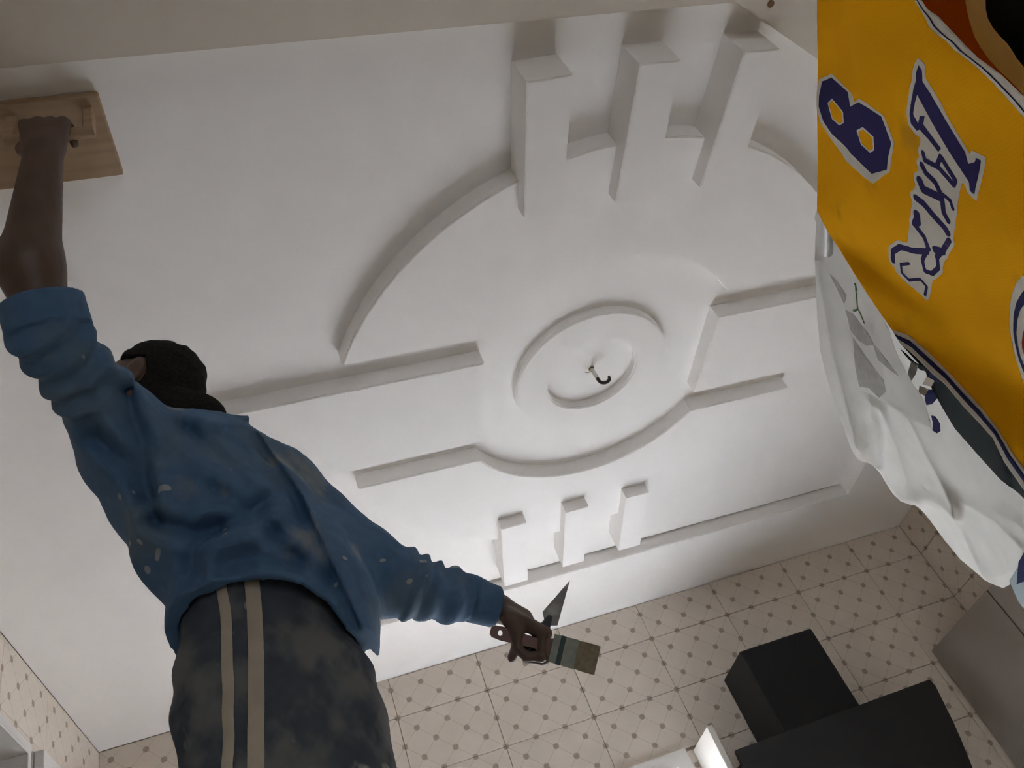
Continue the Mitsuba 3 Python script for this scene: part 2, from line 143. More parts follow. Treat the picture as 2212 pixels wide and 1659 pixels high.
def mesh_cloth(p, n, uv):
    w = 0.5 + 0.5 * dr.sin(p.z * 1500) * dr.sin((p.x + p.y) * 900)
    st = smoothstep(0.68, 0.84, fbm(p.x * 13 + 4, p.y * 13, p.z * 13, 4))
    c = mix((0.88, 0.40, 0.006), (0.94, 0.45, 0.008), fbm(p.x * 20, p.y * 20, p.z * 20, 3)) * (0.94 + 0.06 * w)
    return mix(c, (0.42, 0.22, 0.03), 0.5 * st)


bs('jersey_yellow', P_(proc(mesh_cloth), 0.9, 0.03), True)
bs('jersey_backlit', P_((0.40, 0.115, 0.020), 0.85, 0.1), True)  # the yellow cloth again, with light coming through it painted as orange
bs('label_red', P_((0.30, 0.055, 0.030), 0.8, 0.1), True)
bs('trim_white', P_(proc(lambda p, n, uv: mix((0.60, 0.56, 0.50), (0.70, 0.66, 0.60), fbm(p.x * 40, p.y * 40, p.z * 40, 2))), 0.8, 0.15), True)
bs('trim_navy', P_((0.028, 0.032, 0.110), 0.8, 0.05), True)
bs('print_purple', P_(proc(lambda p, n, uv: mix((0.034, 0.028, 0.115), (0.17, 0.15, 0.22), smoothstep(0.72, 0.85, fbm(p.x * 60, p.y * 60, p.z * 60, 3)))), 0.8, 0.05), True)
bs('dark_cloth', P_((0.014, 0.022, 0.024), 0.8, 0.15), True)
bs('cream_print', P_((0.55, 0.50, 0.42), 0.7, 0.2), True)
bs('tee_white', P_(proc(lambda p, n, uv: mix((0.70, 0.70, 0.69), (0.78, 0.775, 0.76), fbm(p.x * 30, p.y * 30, p.z * 30, 2))), 0.8, 0.15), True)
bs('tee_grey', P_(proc(lambda p, n, uv: mix((0.36, 0.35, 0.34), (0.50, 0.49, 0.48), fbm(p.x * 90, p.y * 90, p.z * 90, 3))), 0.8, 0.15), True)
bs('print_green', P_((0.07, 0.14, 0.055), 0.7, 0.2), True)
bs('pale_blue', P_((0.42, 0.50, 0.56), 0.8, 0.15), True)
bs('blade_steel', P_(proc(lambda p, n, uv: mix((0.24, 0.26, 0.26), (0.42, 0.44, 0.44), smoothstep(0.4, 0.75, fbm(p.x * 45, p.y * 45, p.z * 45, 3)))), 0.45, 0.5, metallic=0.5), True)
bs('handle_brown', P_((0.20, 0.125, 0.115), 0.5, 0.4))
bs('handle_dark', P_((0.035, 0.045, 0.065), 0.5, 0.4))
bs('ferrule', P_(proc(lambda p, n, uv: mix((0.26, 0.29, 0.26), (0.36, 0.39, 0.35), noise(p.x * 90, p.y * 90, p.z * 90))), 0.5, 0.4, metallic=0.3))
bs('ferrule_band', P_((0.045, 0.085, 0.085), 0.5, 0.4))
bs('bristle', P_(proc(lambda p, n, uv: mix((0.24, 0.205, 0.14), (0.33, 0.29, 0.21), noise(p.x * 160, p.y * 60, p.z * 160))), 0.8, 0.2))


# ------------------------------------------------------------------ helpers
def put(key, mesh, mat, smooth=False, label=None, category=None, kind=None, group=None):
    shape = mesh if isinstance(mesh, dict) else mikit.ply(mesh, None, smooth)
    scene[key] = {**shape, 'bsdf': {'type': 'ref', 'id': 'mat_' + mat}}
    tag(key, label, category, kind, group)
    return key


def tag(key, label=None, category=None, kind=None, group=None):
    d = {k: v for k, v in (('label', label), ('category', category), ('kind', kind), ('group', group)) if v}
    if d:
        labels[key] = d


def num(stem, i):
    return stem if i == 0 else '%s_%03d' % (stem, i)


def to_tm(man):
    m = man.to_mesh()
    return trimesh.Trimesh(np.array(m.vert_properties)[:, :3], np.array(m.tri_verts), process=False)


def box(x0, x1, y0, y1, z0, z1, bev=0.0):
    """A box with its edges rounded off by bev."""
    if bev <= 0:
        return trimesh.creation.box(bounds=[[x0, y0, z0], [x1, y1, z1]])
    p = []
    for sx in (0, 1):
        for sy in (0, 1):
            for sz in (0, 1):
                c = np.array([(x0, x1)[sx], (y0, y1)[sy], (z0, z1)[sz]])
                s = np.array([1 - 2 * sx, 1 - 2 * sy, 1 - 2 * sz]) * bev
                p += [c + s * v for v in ((1, 1, 0), (1, 0, 1), (0, 1, 1))]
    return trimesh.convex.convex_hull(np.array(p))


def rings(poly):
    out = []
    for g in (poly.geoms if hasattr(poly, 'geoms') else [poly]):
        if g.is_empty or g.geom_type != 'Polygon':
            continue
        out.append(np.array(g.exterior.coords)[:-1])
        out += [np.array(i.coords)[:-1] for i in g.interiors]
    return out


def extr(poly, z0, z1):
    return m3.CrossSection([r.tolist() for r in rings(poly)], m3.FillRule.EvenOdd).extrude(z1 - z0).translate([0, 0, z0])


def slab(poly, zb, zt, r=0.004):
    """A plaster piece hanging from zt to zb, its lower edge eased in three steps."""
    m = extr(poly, zb + r, zt)
    for k, (a, b) in enumerate(((0.0, 1.0), (0.3, 0.5), (0.7, 0.2))):
        m = m + extr(poly.buffer(-b * r, join_style=2), zb + a * r, zb + r)
    return to_tm(m)


def tube(pts, rad, n=10, caps=True):
    """A round tube through pts; rad a number or one per point."""
    pts = np.asarray(pts, float)
    rad = np.broadcast_to(np.asarray(rad, float), len(pts))
    tan = np.gradient(pts, axis=0)
    tan /= np.linalg.norm(tan, axis=1, keepdims=True)
    a = np.cross(tan[0], [0.3, 0.2, 0.93])
    a /= np.linalg.norm(a)
    V, ang = [], np.arange(n) * 2 * np.pi / n
    for p, t, r in zip(pts, tan, rad):
        a = a - t * (a @ t)
        a /= np.linalg.norm(a)
        V.append(p + r * (np.cos(ang)[:, None] * a + np.sin(ang)[:, None] * np.cross(t, a)))
    V = np.vstack(V)
    F = []
    for k in range(len(pts) - 1):
        for i in range(n):
            j = (i + 1) % n
            F += [[k * n + i, k * n + j, (k + 1) * n + j], [k * n + i, (k + 1) * n + j, (k + 1) * n + i]]
    if caps:
        V = np.vstack([V, pts[0], pts[-1]])
        c, e = len(V) - 2, (len(pts) - 1) * n
        for i in range(n):
            j = (i + 1) % n
            F += [[c, j, i], [c + 1, e + i, e + j]]
    return trimesh.Trimesh(V, np.array(F), process=False)


def unit(v):
    v = np.asarray(v, float)
    return v / np.linalg.norm(v)


bs('worktop', P_((0.61, 0.65, 0.70), 0.5, 0.3), True)
bs('unit_front', P_((0.40, 0.37, 0.33), 0.5, 0.3), True)

bs('taupe', P_((0.26, 0.225, 0.19), 0.5, 0.3), True)  # shade on the right wall cabinet, put into its base colour

bs('dim_plaster', P_(proc(lambda p, n, uv: mix((0.58, 0.53, 0.465), (0.66, 0.61, 0.54), fbm(p.x * 3, p.y * 3, p.z * 3, 4))), 0.8, 0.15), True)  # dimness of the rear ceiling border, put into a darker beige

# ------------------------------------------------------------------ the room shell
XL, XR, YB, YF = -0.98, 2.90, -3.2, 3.50
ZC = 2.85                     # border of the ceiling
ZA = ZC + 0.056               # its recessed field
WIN = (0.05, 1.24, 0.95, 2.13)      # the window in the front wall: x0, x1, z0, z1
put('floor', box(XL - 0.2, XR + 0.2, YB - 0.2, YF + 0.2, -0.1, 0.0), 'floor', label='plain grey floor of the room under the work platform', kind='structure')


def wall_xz(x0, x1, z0, z1, y0, y1, holes):
    """A wall in the x-z plane with rectangular openings."""
    poly = sbox(x0, z0, x1, z1)
    for h in holes:
        poly = poly.difference(sbox(h[0], h[2], h[1], h[3]))
    m = to_tm(extr(poly, 0, y1 - y0))
    v = m.vertices.copy()
    m.vertices = np.stack([v[:, 0], y1 - v[:, 2], v[:, 1]], 1)
    return m


TH = 0.008
put('wall_front', wall_xz(XL - 0.2, XR + 0.2, 0, ZC + 0.3, YF + TH, YF + 0.22, [WIN]), 'grout', label='front wall clad in beige tiles printed with small brown squares', kind='structure')
put('wall_left', box(XL - 0.22, XL - TH, YB, YF, 0, ZC + 0.3), 'grout', label='left wall clad in the same beige tiles', kind='structure')
put('wall_right', box(XR + TH, XR + 0.22, YB, YF, 0, ZC + 0.3), 'grout', label='right wall clad in the same beige tiles', kind='structure')
put('wall_back', wall_xz(XL - 0.2, XR + 0.2, 0, ZC + 0.3, YB - 0.2, YB, [(0.5, 1.3, 0.0, 2.0)]), 'render', label='back wall with a low doorway added behind the camera for fill light', kind='structure')  # unseen doorway opening, added to let in fill light

tile_n = {'front': 0, 'left': 0, 'right': 0}


def tile_piece(side, s0, s1, z0, z1):
    g = 0.0011
    if s1 - s0 < 0.012 or z1 - z0 < 0.012:
        return
    s0, s1, z0, z1 = s0 + g, s1 - g, z0 + g, z1 - g
    if side == 'front':
        m = box(s0, s1, YF, YF + TH, z0, z1, 0.0012)
    elif side == 'left':
        m = box(XL - TH, XL, s0, s1, z0, z1, 0.0012)
    else:
        m = box(XR, XR + TH, s0, s1, z0, z1, 0.0012)
    put('wall_%s__%s' % (side, num('tile', tile_n[side])), m, 'tile_front' if side == 'front' else 'tile_side')
    tile_n[side] += 1


for row in range(-6, 1):
    z0, z1 = GZ + row * TZ, min(GZ + (row + 1) * TZ, ZA - 0.002)
    for col in range(-5, 7):
        s0, s1 = max(GX + col * TX, XL), min(GX + (col + 1) * TX, XR)
        if s1 <= s0:
            continue
        rect = sbox(s0, z0, s1, z1).difference(sbox(-0.20, ZC - 0.002, 9, 9)).difference(sbox(WIN[0] - 0.05, WIN[2], WIN[1] + 0.05, WIN[3] + 0.05))
        for g in (rect.geoms if hasattr(rect, 'geoms') else [rect]):
            if g.is_empty:
                continue
            b = g.bounds
            if abs(g.area - (b[2] - b[0]) * (b[3] - b[1])) < 1e-6:
                tile_piece('front', b[0], b[2], b[1], b[3])
            else:                                         # an L-shaped cut tile: keep its part above the window
                top = g.intersection(sbox(b[0], WIN[3] + 0.05, b[2], b[3]))
                if not top.is_empty:
                    c = top.bounds
                    tile_piece('front', c[0], c[2], c[1], c[3])
                    low = g.difference(top)
                    if not low.is_empty:
                        c = low.bounds
                        tile_piece('front', c[0], c[2], c[1], c[3])
    for col in range(-5, 4):
        s0, s1 = YOFF + col * TX, min(YOFF + (col + 1) * TX, YF)
        if s0 < YF:
            tile_piece('left', s0, s1, z0, z1)
            tile_piece('right', s0, s1, z0, min(z1, ZC - 0.002))

# the window: frame bars, panes, a casement that stands open into the room
wx0, wx1, wz0, wz1 = WIN
fr = wall_xz(wx0 - 0.05, wx1 + 0.05, wz0, wz1 + 0.05, YF - 0.012, YF + 0.05, [(wx0 + 0.012, wx1 - 0.012, wz0 + 0.012, wz1 - 0.012)])
put('window_1', fr, 'frame_white', label='white framed window in the tiled front wall, just below the picture', kind='structure')

# ------------------------------------------------------------------ the plaster ceiling
# left of x = -0.20 the whole ceiling is at the level of the recessed field
tray = Polygon([(-2, 0.704), (1.126, 0.704), (2.38, 1.42), (2.38, 3.018), (-0.20, 3.018), (-0.20, 6), (-2, 6)])
room = sbox(XL - 0.02, YB - 0.02, XR + 0.02, YF + 0.01)
cx, cy = 0.957, 1.850
disc = Point(cx, cy).buffer(0.835, 128)
well = Point(cx, cy).buffer(0.473, 96)
rim = room.difference(tray)
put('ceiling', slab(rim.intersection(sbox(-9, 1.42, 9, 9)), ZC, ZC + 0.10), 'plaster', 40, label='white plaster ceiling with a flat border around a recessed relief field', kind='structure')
put('ceiling__border', slab(rim.intersection(sbox(-9, -9, 9, 1.42)), ZC, ZC + 0.10), 'dim_plaster', 40, label='rear border of the plaster ceiling, its shade put into a darker beige')
put('ceiling__field', to_tm(extr(sbox(XL, YB, XR, YF).difference(sbox(-0.10, 3.007, 2.372, 3.0185)), ZA, ZA + 0.10)), 'plaster', label='recessed flat field of the ceiling')
put('ceiling__slab', box(XL, XR, YB, YF, ZA + 0.10, ZA + 0.16), 'render', label='concrete slab above the plaster')
up = disc.intersection(sbox(-3, -3, 5, 1.578)).difference(well)
lo = disc.intersection(sbox(-3, 2.120, 5, 6)).difference(well)
put('ceiling__half_disc', slab(up, ZC, ZA + 0.005), 'plaster', 40, label='larger looking half disc under the upper three bars')
put('ceiling__half_disc_001', slab(lo, ZC, ZA + 0.005), 'plaster', 40, label='half disc beside the front wall')
put('ceiling__band', slab(sbox(-0.20, 1.676, 0.570, 2.030), ZC, ZA + 0.005), 'plaster', 40)
put('ceiling__band_001', slab(sbox(1.340, 1.682, 2.385, 2.030), ZC, ZA + 0.005), 'plaster', 40)
ring = Point(0.942, 1.853).buffer(0.257, 96).difference(Point(0.944, 1.853).buffer(0.150, 72))
put('ceiling__medallion', slab(ring, ZA - 0.030, ZA + 0.005, 0.006), 'plaster', 40, label='raised ring around the hook')
ZBM = ZC - 0.044
bars = [[(0.622, 0.812), (0.727, 0.806), (0.741, 1.160), (0.640, 1.160)], [(0.886, 0.800), (0.987, 0.800), (0.990, 1.160), (0.882, 1.156)],
        [(1.148, 0.797), (1.243, 0.800), (1.230, 1.158), (1.120, 1.150)],
        [(0.645, 2.492), (0.742, 2.490), (0.778, 2.905), (0.679, 2.908)], [(0.894, 2.490), (0.986, 2.490), (1.017, 2.880), (0.925, 2.882)],
        [(1.140, 2.498), (1.237, 2.500), (1.267, 2.876), (1.169, 2.874)]]
for i, b in enumerate(bars):
    put('ceiling__' + num('beam', i), slab(Polygon(b), ZBM, ZA + 0.005, 0.003), 'plaster', 40)

# the hook in the middle of the ring
HX, HY = 0.953, 1.857
hk = 'ceiling_hook'
tag(hk, 'dark iron hook hanging from the middle of the ceiling ring', 'hook')
put(hk + '__plate', tube([[HX, HY, ZA + 0.003], [HX, HY, ZA - 0.003], [HX, HY, ZA - 0.005]], [0.010, 0.009, 0.005], 14), 'hole_brown', 40, label='rough brown hole filling')
put(hk + '__shank', tube([[HX, HY, ZA], [HX + 0.001, HY, ZA - 0.02], [HX + 0.003, HY + 0.001, ZA - 0.045]], 0.0065, 10), 'wire_white', 60, label='white painted shank')
side = unit([0.94, -0.20, 0.0])
arc = [np.array([HX + 0.003, HY + 0.001, ZA - 0.042]), np.array([HX + 0.003, HY + 0.001, ZA - 0.055])]
c0 = arc[-1] + side * 0.0175
for a in np.linspace(180, 370, 15):
    arc.append(c0 + side * 0.0175 * math.cos(math.radians(a)) + np.array([0, 0, 0.0175 * math.sin(math.radians(a))]))
put(hk + '__hook', tube(arc, [0.0055] * 14 + [0.005, 0.004, 0.003], 10), 'hook_iron', 60, label='dark curved hook')
put(hk + '__wire', tube([[HX, HY, ZA - 0.004], [HX - 0.010, HY + 0.001, ZA - 0.012], [HX - 0.022, HY + 0.000, ZA - 0.014], [HX - 0.026, HY - 0.001, ZA - 0.009]], 0.0028, 8), 'wire_white', 60, label='short stub of white wire')
put('ceiling__screw', tube([[1.215, 0.712, ZC + 0.001], [1.215, 0.712, ZC - 0.004]], 0.008, 10), 'hole_brown', 40, label='dark screw head')

# ------------------------------------------------------------------ range hood, cabinets and the open casement
hd = 'range_hood'
tag(hd, 'black range hood with a tall chimney on the tiled front wall', 'range hood')
put(hd + '__chimney', box(1.598, 1.952, 3.224, YF, 1.95, 2.392, 0.003), 'hood_metal', label='black chimney box')
# the slanted visor: a curved sheet, its sides bowing outwards
yt, yb2 = 3.222, 3.02
V, rows_ = [], 15
for k in range(rows_):
    t = k / (rows_ - 1)
    x0 = 1.376 - 0.10 * t
    x1 = float(np.interp(t, [0, 0.07, 0.25, 0.42, 0.60, 0.77, 1.0], [2.300, 2.296, 2.255, 2.216, 2.170, 2.124, 2.058]))
    z = 2.040 - 0.46 * t
    y = yt - 0.20 * t
    V.append([(x0, y, z), (x1, y, z)])
V = np.array(V)
vis = []
for k in range(rows_ - 1):
    pts = np.vstack([V[k], V[k + 1], V[k] + [0, 0.022, 0.0], V[k + 1] + [0, 0.022, 0.0]])
    vis.append(m3.Manifold.hull_points(pts.tolist()))
vm = vis[0]
for q in vis[1:]:
    vm = vm + q
put(hd + '__visor', to_tm(vm), 'hood_glass', 40, label='wide curved black glass front')
put(hd + '__body', box(1.42, 2.22, 3.27, YF, 1.60, 2.02, 0.004), 'hood_metal')

cb = 'wall_cabinet'
tag(cb, 'plain wall cabinet on the right wall, its shade painted in grey taupe, right of the range hood', 'cabinet')
put(cb + '__body', box(2.612, XR, 1.30, YF, 1.35, 2.222, 0.002), 'taupe')
for i in range(4):
    put(cb + '__' + num('door', i), box(2.594, 2.610, 1.305 + 0.549 * i, 1.846 + 0.549 * i, 1.355, 2.218, 0.002), 'taupe')

lc = 'wall_cabinet_001'
tag(lc, 'open white wall cabinet with the shade inside painted dark on the left wall', 'cabinet')
xf, xb = -0.63, XL
y0, y1, zt = 0.95, 1.795, 2.155
put(lc + '__top_board', box(xb, xf, y0, y1, zt - 0.022, zt, 0.0015), 'white_board')
put(lc + '__side_panel', box(xb, xf, y0, y0 + 0.018, 1.45, zt - 0.022, 0.001), 'white_board')
put(lc + '__side_panel_001', box(xb, xf, y1 - 0.018, y1, 1.45, zt - 0.022, 0.001), 'white_board')
put(lc + '__back_panel', box(xb + 0.10, xb + 0.108, y0 + 0.018, y1 - 0.018, 1.45, zt - 0.022), 'inside_shade', label='back panel with the shade inside painted dark brown')
put(lc + '__shelf', box(xb + 0.108, xf - 0.02, y0 + 0.018, y1 - 0.018, 1.80, 1.818, 0.001), 'white_board')
put(lc + '__bottom_board', box(xb, xf, y0 + 0.018, y1 - 0.018, 1.45, 1.468, 0.001), 'white_board')
ld = 'wall_cabinet_002'
tag(ld, 'closed white wall cabinet on the left wall, nearer the room corner', 'cabinet')
put(ld + '__body', box(xb, xf - 0.02, 1.86, 2.62, 1.45, 2.176, 0.002), 'white_board')
put(ld + '__door', box(xf - 0.019, xf, 1.862, 2.238, 1.452, 2.174, 0.002), 'white_board')
put(ld + '__door_001', box(xf - 0.019, xf, 2.242, 2.618, 1.452, 2.174, 0.002), 'white_board')

wc = 'window_sash'
tag(wc, 'white window sash swung open square to the wall beside the range hood', 'window sash')
put(wc + '__frame', box(1.318, 1.342, 3.236, YF - 0.014, 0.96, 2.160, 0.002), 'frame_white')

# the kitchen counter below the window, out of the picture: the sun falls on its pale top, which lights the ceiling from below
kc = 'kitchen_counter'
tag(kc, 'pale kitchen counter under the window along the tiled front wall', 'counter')
put(kc + '__worktop', box(XL + 0.002, XR - 0.002, 2.86, YF - 0.002, 0.87, 0.905, 0.003), 'worktop')
for i in range(6):
    put(kc + '__' + num('unit', i), box(XL + 0.01 + 0.64 * i, XL + 0.64 * i + 0.638, 2.90, YF - 0.002, 0.0, 0.868, 0.002), 'unit_front')

# ------------------------------------------------------------------ the work platform (below the picture)
wp = 'work_platform'
tag(wp, 'wooden trestle platform that the plasterer stands on', 'platform')
for i in range(3):
    put(wp + '__' + num('plank', i), box(-0.95 + 0.02, 1.0, 1.16 + 0.165 * i, 1.315 + 0.165 * i, 0.96, 1.0, 0.003), 'plank')
for i, (x, y) in enumerate(((-0.8, 1.2), (-0.8, 1.58), (0.85, 1.2), (0.85, 1.58))):
    put(wp + '__' + num('leg', i), box(x, x + 0.06, y, y + 0.06, 0.0, 0.96, 0.002), 'plank')
for i, x in enumerate((-0.8, 0.85)):
    put(wp + '__' + num('bearer', i), box(x, x + 0.06, 1.26, 1.58, 0.89, 0.96, 0.002), 'plank')

# ------------------------------------------------------------------ implicit surfaces -> meshes (surface nets)
def cap(p, a, b, ra, rb):
    a, b = np.asarray(a, float), np.asarray(b, float)
    ba = b - a
    h = np.clip(((p - a) @ ba) / (ba @ ba), 0, 1)
    return np.linalg.norm(p - a - h[:, None] * ba, axis=1) - (ra + (rb - ra) * h)


def smin(a, b, k):
    h = np.clip(0.5 + 0.5 * (b - a) / k, 0, 1)
    return b + (a - b) * h - k * h * (1 - h)


def ell(p, c, axes, rad):
    q = (p - c) @ np.asarray(axes).T / np.asarray(rad)
    k0 = np.linalg.norm(q, axis=1)
    k1 = np.linalg.norm(q / np.asarray(rad), axis=1)
    return k0 * (k0 - 1) / np.maximum(k1, 1e-9)


def nets(f, lo, hi, h, B=8, slack=1.0):
    """A mesh of f = 0: f is first sampled at block centres, then on the grid points of the blocks near the surface."""
    lo, hi = np.asarray(lo, float), np.asarray(hi, float)
    nb = np.ceil((hi - lo) / (h * B)).astype(int)
    n = nb * B + 1
    cb = np.stack(np.meshgrid(*[np.arange(k) for k in nb], indexing='ij'), -1).reshape(-1, 3)
    dc = f(lo + (cb + 0.5) * B * h)
    near = np.abs(dc) < slack * (B * h * 0.87 + 0.02)
    G = np.ones(n, np.float32)
    for (i, j, k), d in zip(cb[~near], dc[~near]):
        G[i * B:(i + 1) * B + 1, j * B:(j + 1) * B + 1, k * B:(k + 1) * B + 1] = 1.0 if d > 0 else -1.0
    loc = np.stack(np.meshgrid(*[np.arange(B + 1)] * 3, indexing='ij'), -1).reshape(-1, 3)
    act = cb[near]
    for s in range(0, len(act), 400):
        a = act[s:s + 400]
        idx = (a[:, None, :] * B + loc[None]).reshape(-1, 3)
        G[idx[:, 0], idx[:, 1], idx[:, 2]] = f(lo + idx * h)
    ins = G < 0
    c8 = [(a, b, c) for a in (0, 1) for b in (0, 1) for c in (0, 1)]
    sl = lambda M, o: M[o[0]:n[0] - 1 + o[0], o[1]:n[1] - 1 + o[1], o[2]:n[2] - 1 + o[2]]
    cnt = sum(sl(ins, o).astype(np.int8) for o in c8)
    cells = np.argwhere((cnt > 0) & (cnt < 8))
    vid = -np.ones(n - 1, np.int64)
    vid[cells[:, 0], cells[:, 1], cells[:, 2]] = np.arange(len(cells))
    acc, w = np.zeros((len(cells), 3)), np.zeros(len(cells))
    for ia, a in enumerate(c8):
        for b in c8[ia + 1:]:
            if sum(x != y for x, y in zip(a, b)) != 1:
                continue
            pa, pb = cells + a, cells + b
            ga, gb = G[pa[:, 0], pa[:, 1], pa[:, 2]], G[pb[:, 0], pb[:, 1], pb[:, 2]]
            m = (ga < 0) != (gb < 0)
            t = (ga[m] / (ga[m] - gb[m]))[:, None]
            acc[m] += pa[m] * (1 - t) + pb[m] * t
            w[m] += 1
    V = lo + acc / w[:, None] * h
    F = []
    for ax in range(3):
        u, v = (ax + 1) % 3, (ax + 2) % 3
        e = np.zeros(3, int)
        e[ax] = 1
        A = ins[tuple(slice(0, n[k] - e[k]) for k in range(3))]
        Bm = ins[tuple(slice(e[k], n[k]) for k in range(3))]
        q = np.argwhere(A != Bm)
        q = q[(q[:, u] > 0) & (q[:, v] > 0) & (q[:, u] < n[u] - 1) & (q[:, v] < n[v] - 1)]
        fl = A[q[:, 0], q[:, 1], q[:, 2]]
        eu, ev = np.zeros(3, int), np.zeros(3, int)
        eu[u] = ev[v] = 1
        g = lambda o: vid[o[:, 0], o[:, 1], o[:, 2]]
        Q = np.stack([g(q - eu - ev), g(q - ev), g(q), g(q - eu)], 1)
        Q[~fl] = Q[~fl][:, ::-1]
        F += [Q[:, [0, 1, 2]], Q[:, [0, 2, 3]]]
    F = np.vstack(F)
    F = F[(F >= 0).all(1)]
    return trimesh.Trimesh(V, F, process=False)


def vnoise(p, s, seed=0.0):
    return meshkit.fbm(np.asarray(p) * s + seed) if False else _vn(np.asarray(p) * s + seed)


def _vn(p):
    i = np.floor(p).astype(np.int64)
    t = p - i
    t = t * t * (3 - 2 * t)
    def hsh(a):
        h = (a[:, 0] * 374761393 + a[:, 1] * 668265263 + a[:, 2] * 2147483647) & 0xFFFFFFFF
        h = ((h ^ (h >> 13)) * 1274126177) & 0xFFFFFFFF
        return ((h ^ (h >> 16)) & 0xFFFFFF) / 16777215.0
    r = 0
    for a in (0, 1):
        for b in (0, 1):
            for c in (0, 1):
                w = (t[:, 0] if a else 1 - t[:, 0]) * (t[:, 1] if b else 1 - t[:, 1]) * (t[:, 2] if c else 1 - t[:, 2])
                r = r + w * hsh(i + np.array([a, b, c]))
    return r


def fb(p, s, seed=0.0, oct_=3):
    return sum(0.5 ** (k + 1) * _vn(np.asarray(p) * s * 2 ** k + seed + 7.3 * k) for k in range(oct_)) / (1 - 0.5 ** oct_)


def sstep(a, b, x):
    t = np.clip((x - a) / (b - a), 0, 1)
    return t * t * (3 - 2 * t)


# ------------------------------------------------------------------ the plasterer
J = {k: np.array(v) for k, v in J.items()}
U = unit(J['NB'] - J['PC'])
L_ = J['LS'] - J['RS']
L_ = unit(L_ - U * (L_ @ U))
F_ = np.cross(L_, U)
FR = np.stack([L_, F_, U])
SQ = np.array([1.0, 1 / 0.70, 1.0])
PC, WA, CH, NB = J['PC'], J['WA'], J['CH'], J['NB']


def tors(p, pts, rad):
    """A chain of capsules flattened front to back."""
    q = ((p - PC) @ FR.T) * SQ
    d = None
    for a, b, ra, rb in zip(pts[:-1], pts[1:], rad[:-1], rad[1:]):
        e = cap(q, ((a - PC) @ FR.T) * SQ, ((b - PC) @ FR.T) * SQ, ra, rb)
        d = e if d is None else smin(d, e, 0.05)
    return d * 0.82


zv = np.array([0, 0, 1.0])
HIPL, HIPR = PC + L_ * 0.076 - zv * 0.05, PC - L_ * 0.076 - zv * 0.05
KNL, KNR = HIPL + np.array([0.02, -0.03, -0.40]), HIPR + np.array([-0.01, -0.05, -0.40])
ANL, ANR = np.array([KNL[0] + 0.02, KNL[1] + 0.04, 1.085]), np.array([KNR[0] - 0.01, KNR[1] + 0.03, 1.085])

# the head looks up and to the left
hf = unit([-0.90, 0.14, 0.40])
hu = unit(zv - hf * hf[2])
hl = np.cross(hu, hf)
HF = np.stack([hf, hl, hu])
HC = J['HC']


def head(p):
    d = ell(p, HC + hu * 0.012, HF, (0.098, 0.076, 0.104))
    d = smin(d, ell(p, HC + hf * 0.033 - hu * 0.050, HF, (0.060, 0.052, 0.056)), 0.03)             # jaw
    d = smin(d, cap(p, HC + hf * 0.090 + hu * 0.022, HC + hf * 0.116 - hu * 0.022, 0.009, 0.016), 0.012)   # nose
    for s in (-1, 1):
        d = smin(d, cap(p, HC + hf * 0.116 - hu * 0.026, HC + hf * 0.106 - hu * 0.028 + hl * s * 0.013, 0.011, 0.009), 0.008)
        d = smin(d, cap(p, HC + hf * 0.092 + hu * 0.028 + hl * s * 0.008, HC + hf * 0.076 + hu * 0.030 + hl * s * 0.050, 0.009, 0.008), 0.012)   # brow
        d = np.maximum(d, -ell(p, HC + hf * 0.099 + hu * 0.010 + hl * s * 0.030, HF, (0.016, 0.017, 0.010)) * 0.8)     # eye socket
        e = ell(p, HC - hf * 0.004 - hu * 0.004 + hl * s * 0.079, HF, (0.019, 0.011, 0.033))
        d = smin(d, e, 0.008)                                                                          # ear
    d = smin(d, ell(p, HC + hf * 0.093 - hu * 0.058, HF, (0.012, 0.026, 0.008)), 0.006)      # lips
    d = smin(d, ell(p, HC + hf * 0.090 - hu * 0.070, HF, (0.012, 0.022, 0.008)), 0.006)
    return d


def hand(wrist, A, N, left, curl, thumb, spread=1.0, K=1.0):
    """Bones of a hand: (a, b, ra, rb). A points from the wrist to the knuckles, N out of the palm."""
    A, N = unit(A), unit(N - unit(A) * (N @ unit(A)))
    S = np.cross(A, N) * (-1 if left else 1)        # towards the thumb
    at = lambda a, s, n: wrist + K * (A * a + S * s + N * n)
    B = []
    for k, (s, ln, r) in enumerate(((0.031, 0.98, 0.0098), (0.0105, 1.06, 0.0102), (-0.0105, 1.0, 0.0098), (-0.031, 0.82, 0.0088))):
        m = at(0.088 - 0.004 * abs(k - 1), s, 0.004)
        B.append((at(0.012, s * 0.62, 0.004), m, 0.0155, 0.0125))
        ang, p = 0.0, m
        for seg, (l, c) in enumerate(zip((0.042, 0.027, 0.021), curl[k])):
            ang += c
            q = p + (A * math.cos(ang) + N * math.sin(ang)) * l * ln * K + S * (0.002 * spread * (1.5 - k) / 1.5)
            B.append((p, q, r - 0.0006 * seg, r - 0.0006 * (seg + 1)))
            p = q
    B.append((at(0.0, 0.0, 0.002), at(0.04, 0.0, 0.0), 0.024, 0.020))
    t = [at(*x) for x in thumb]
    B += [(t[0], t[1], 0.0155, 0.0125), (t[1], t[2], 0.0120, 0.0105), (t[2], t[3], 0.0105, 0.0088)]
    return [(a, b, ra * K, rb * K) for a, b, ra, rb in B]


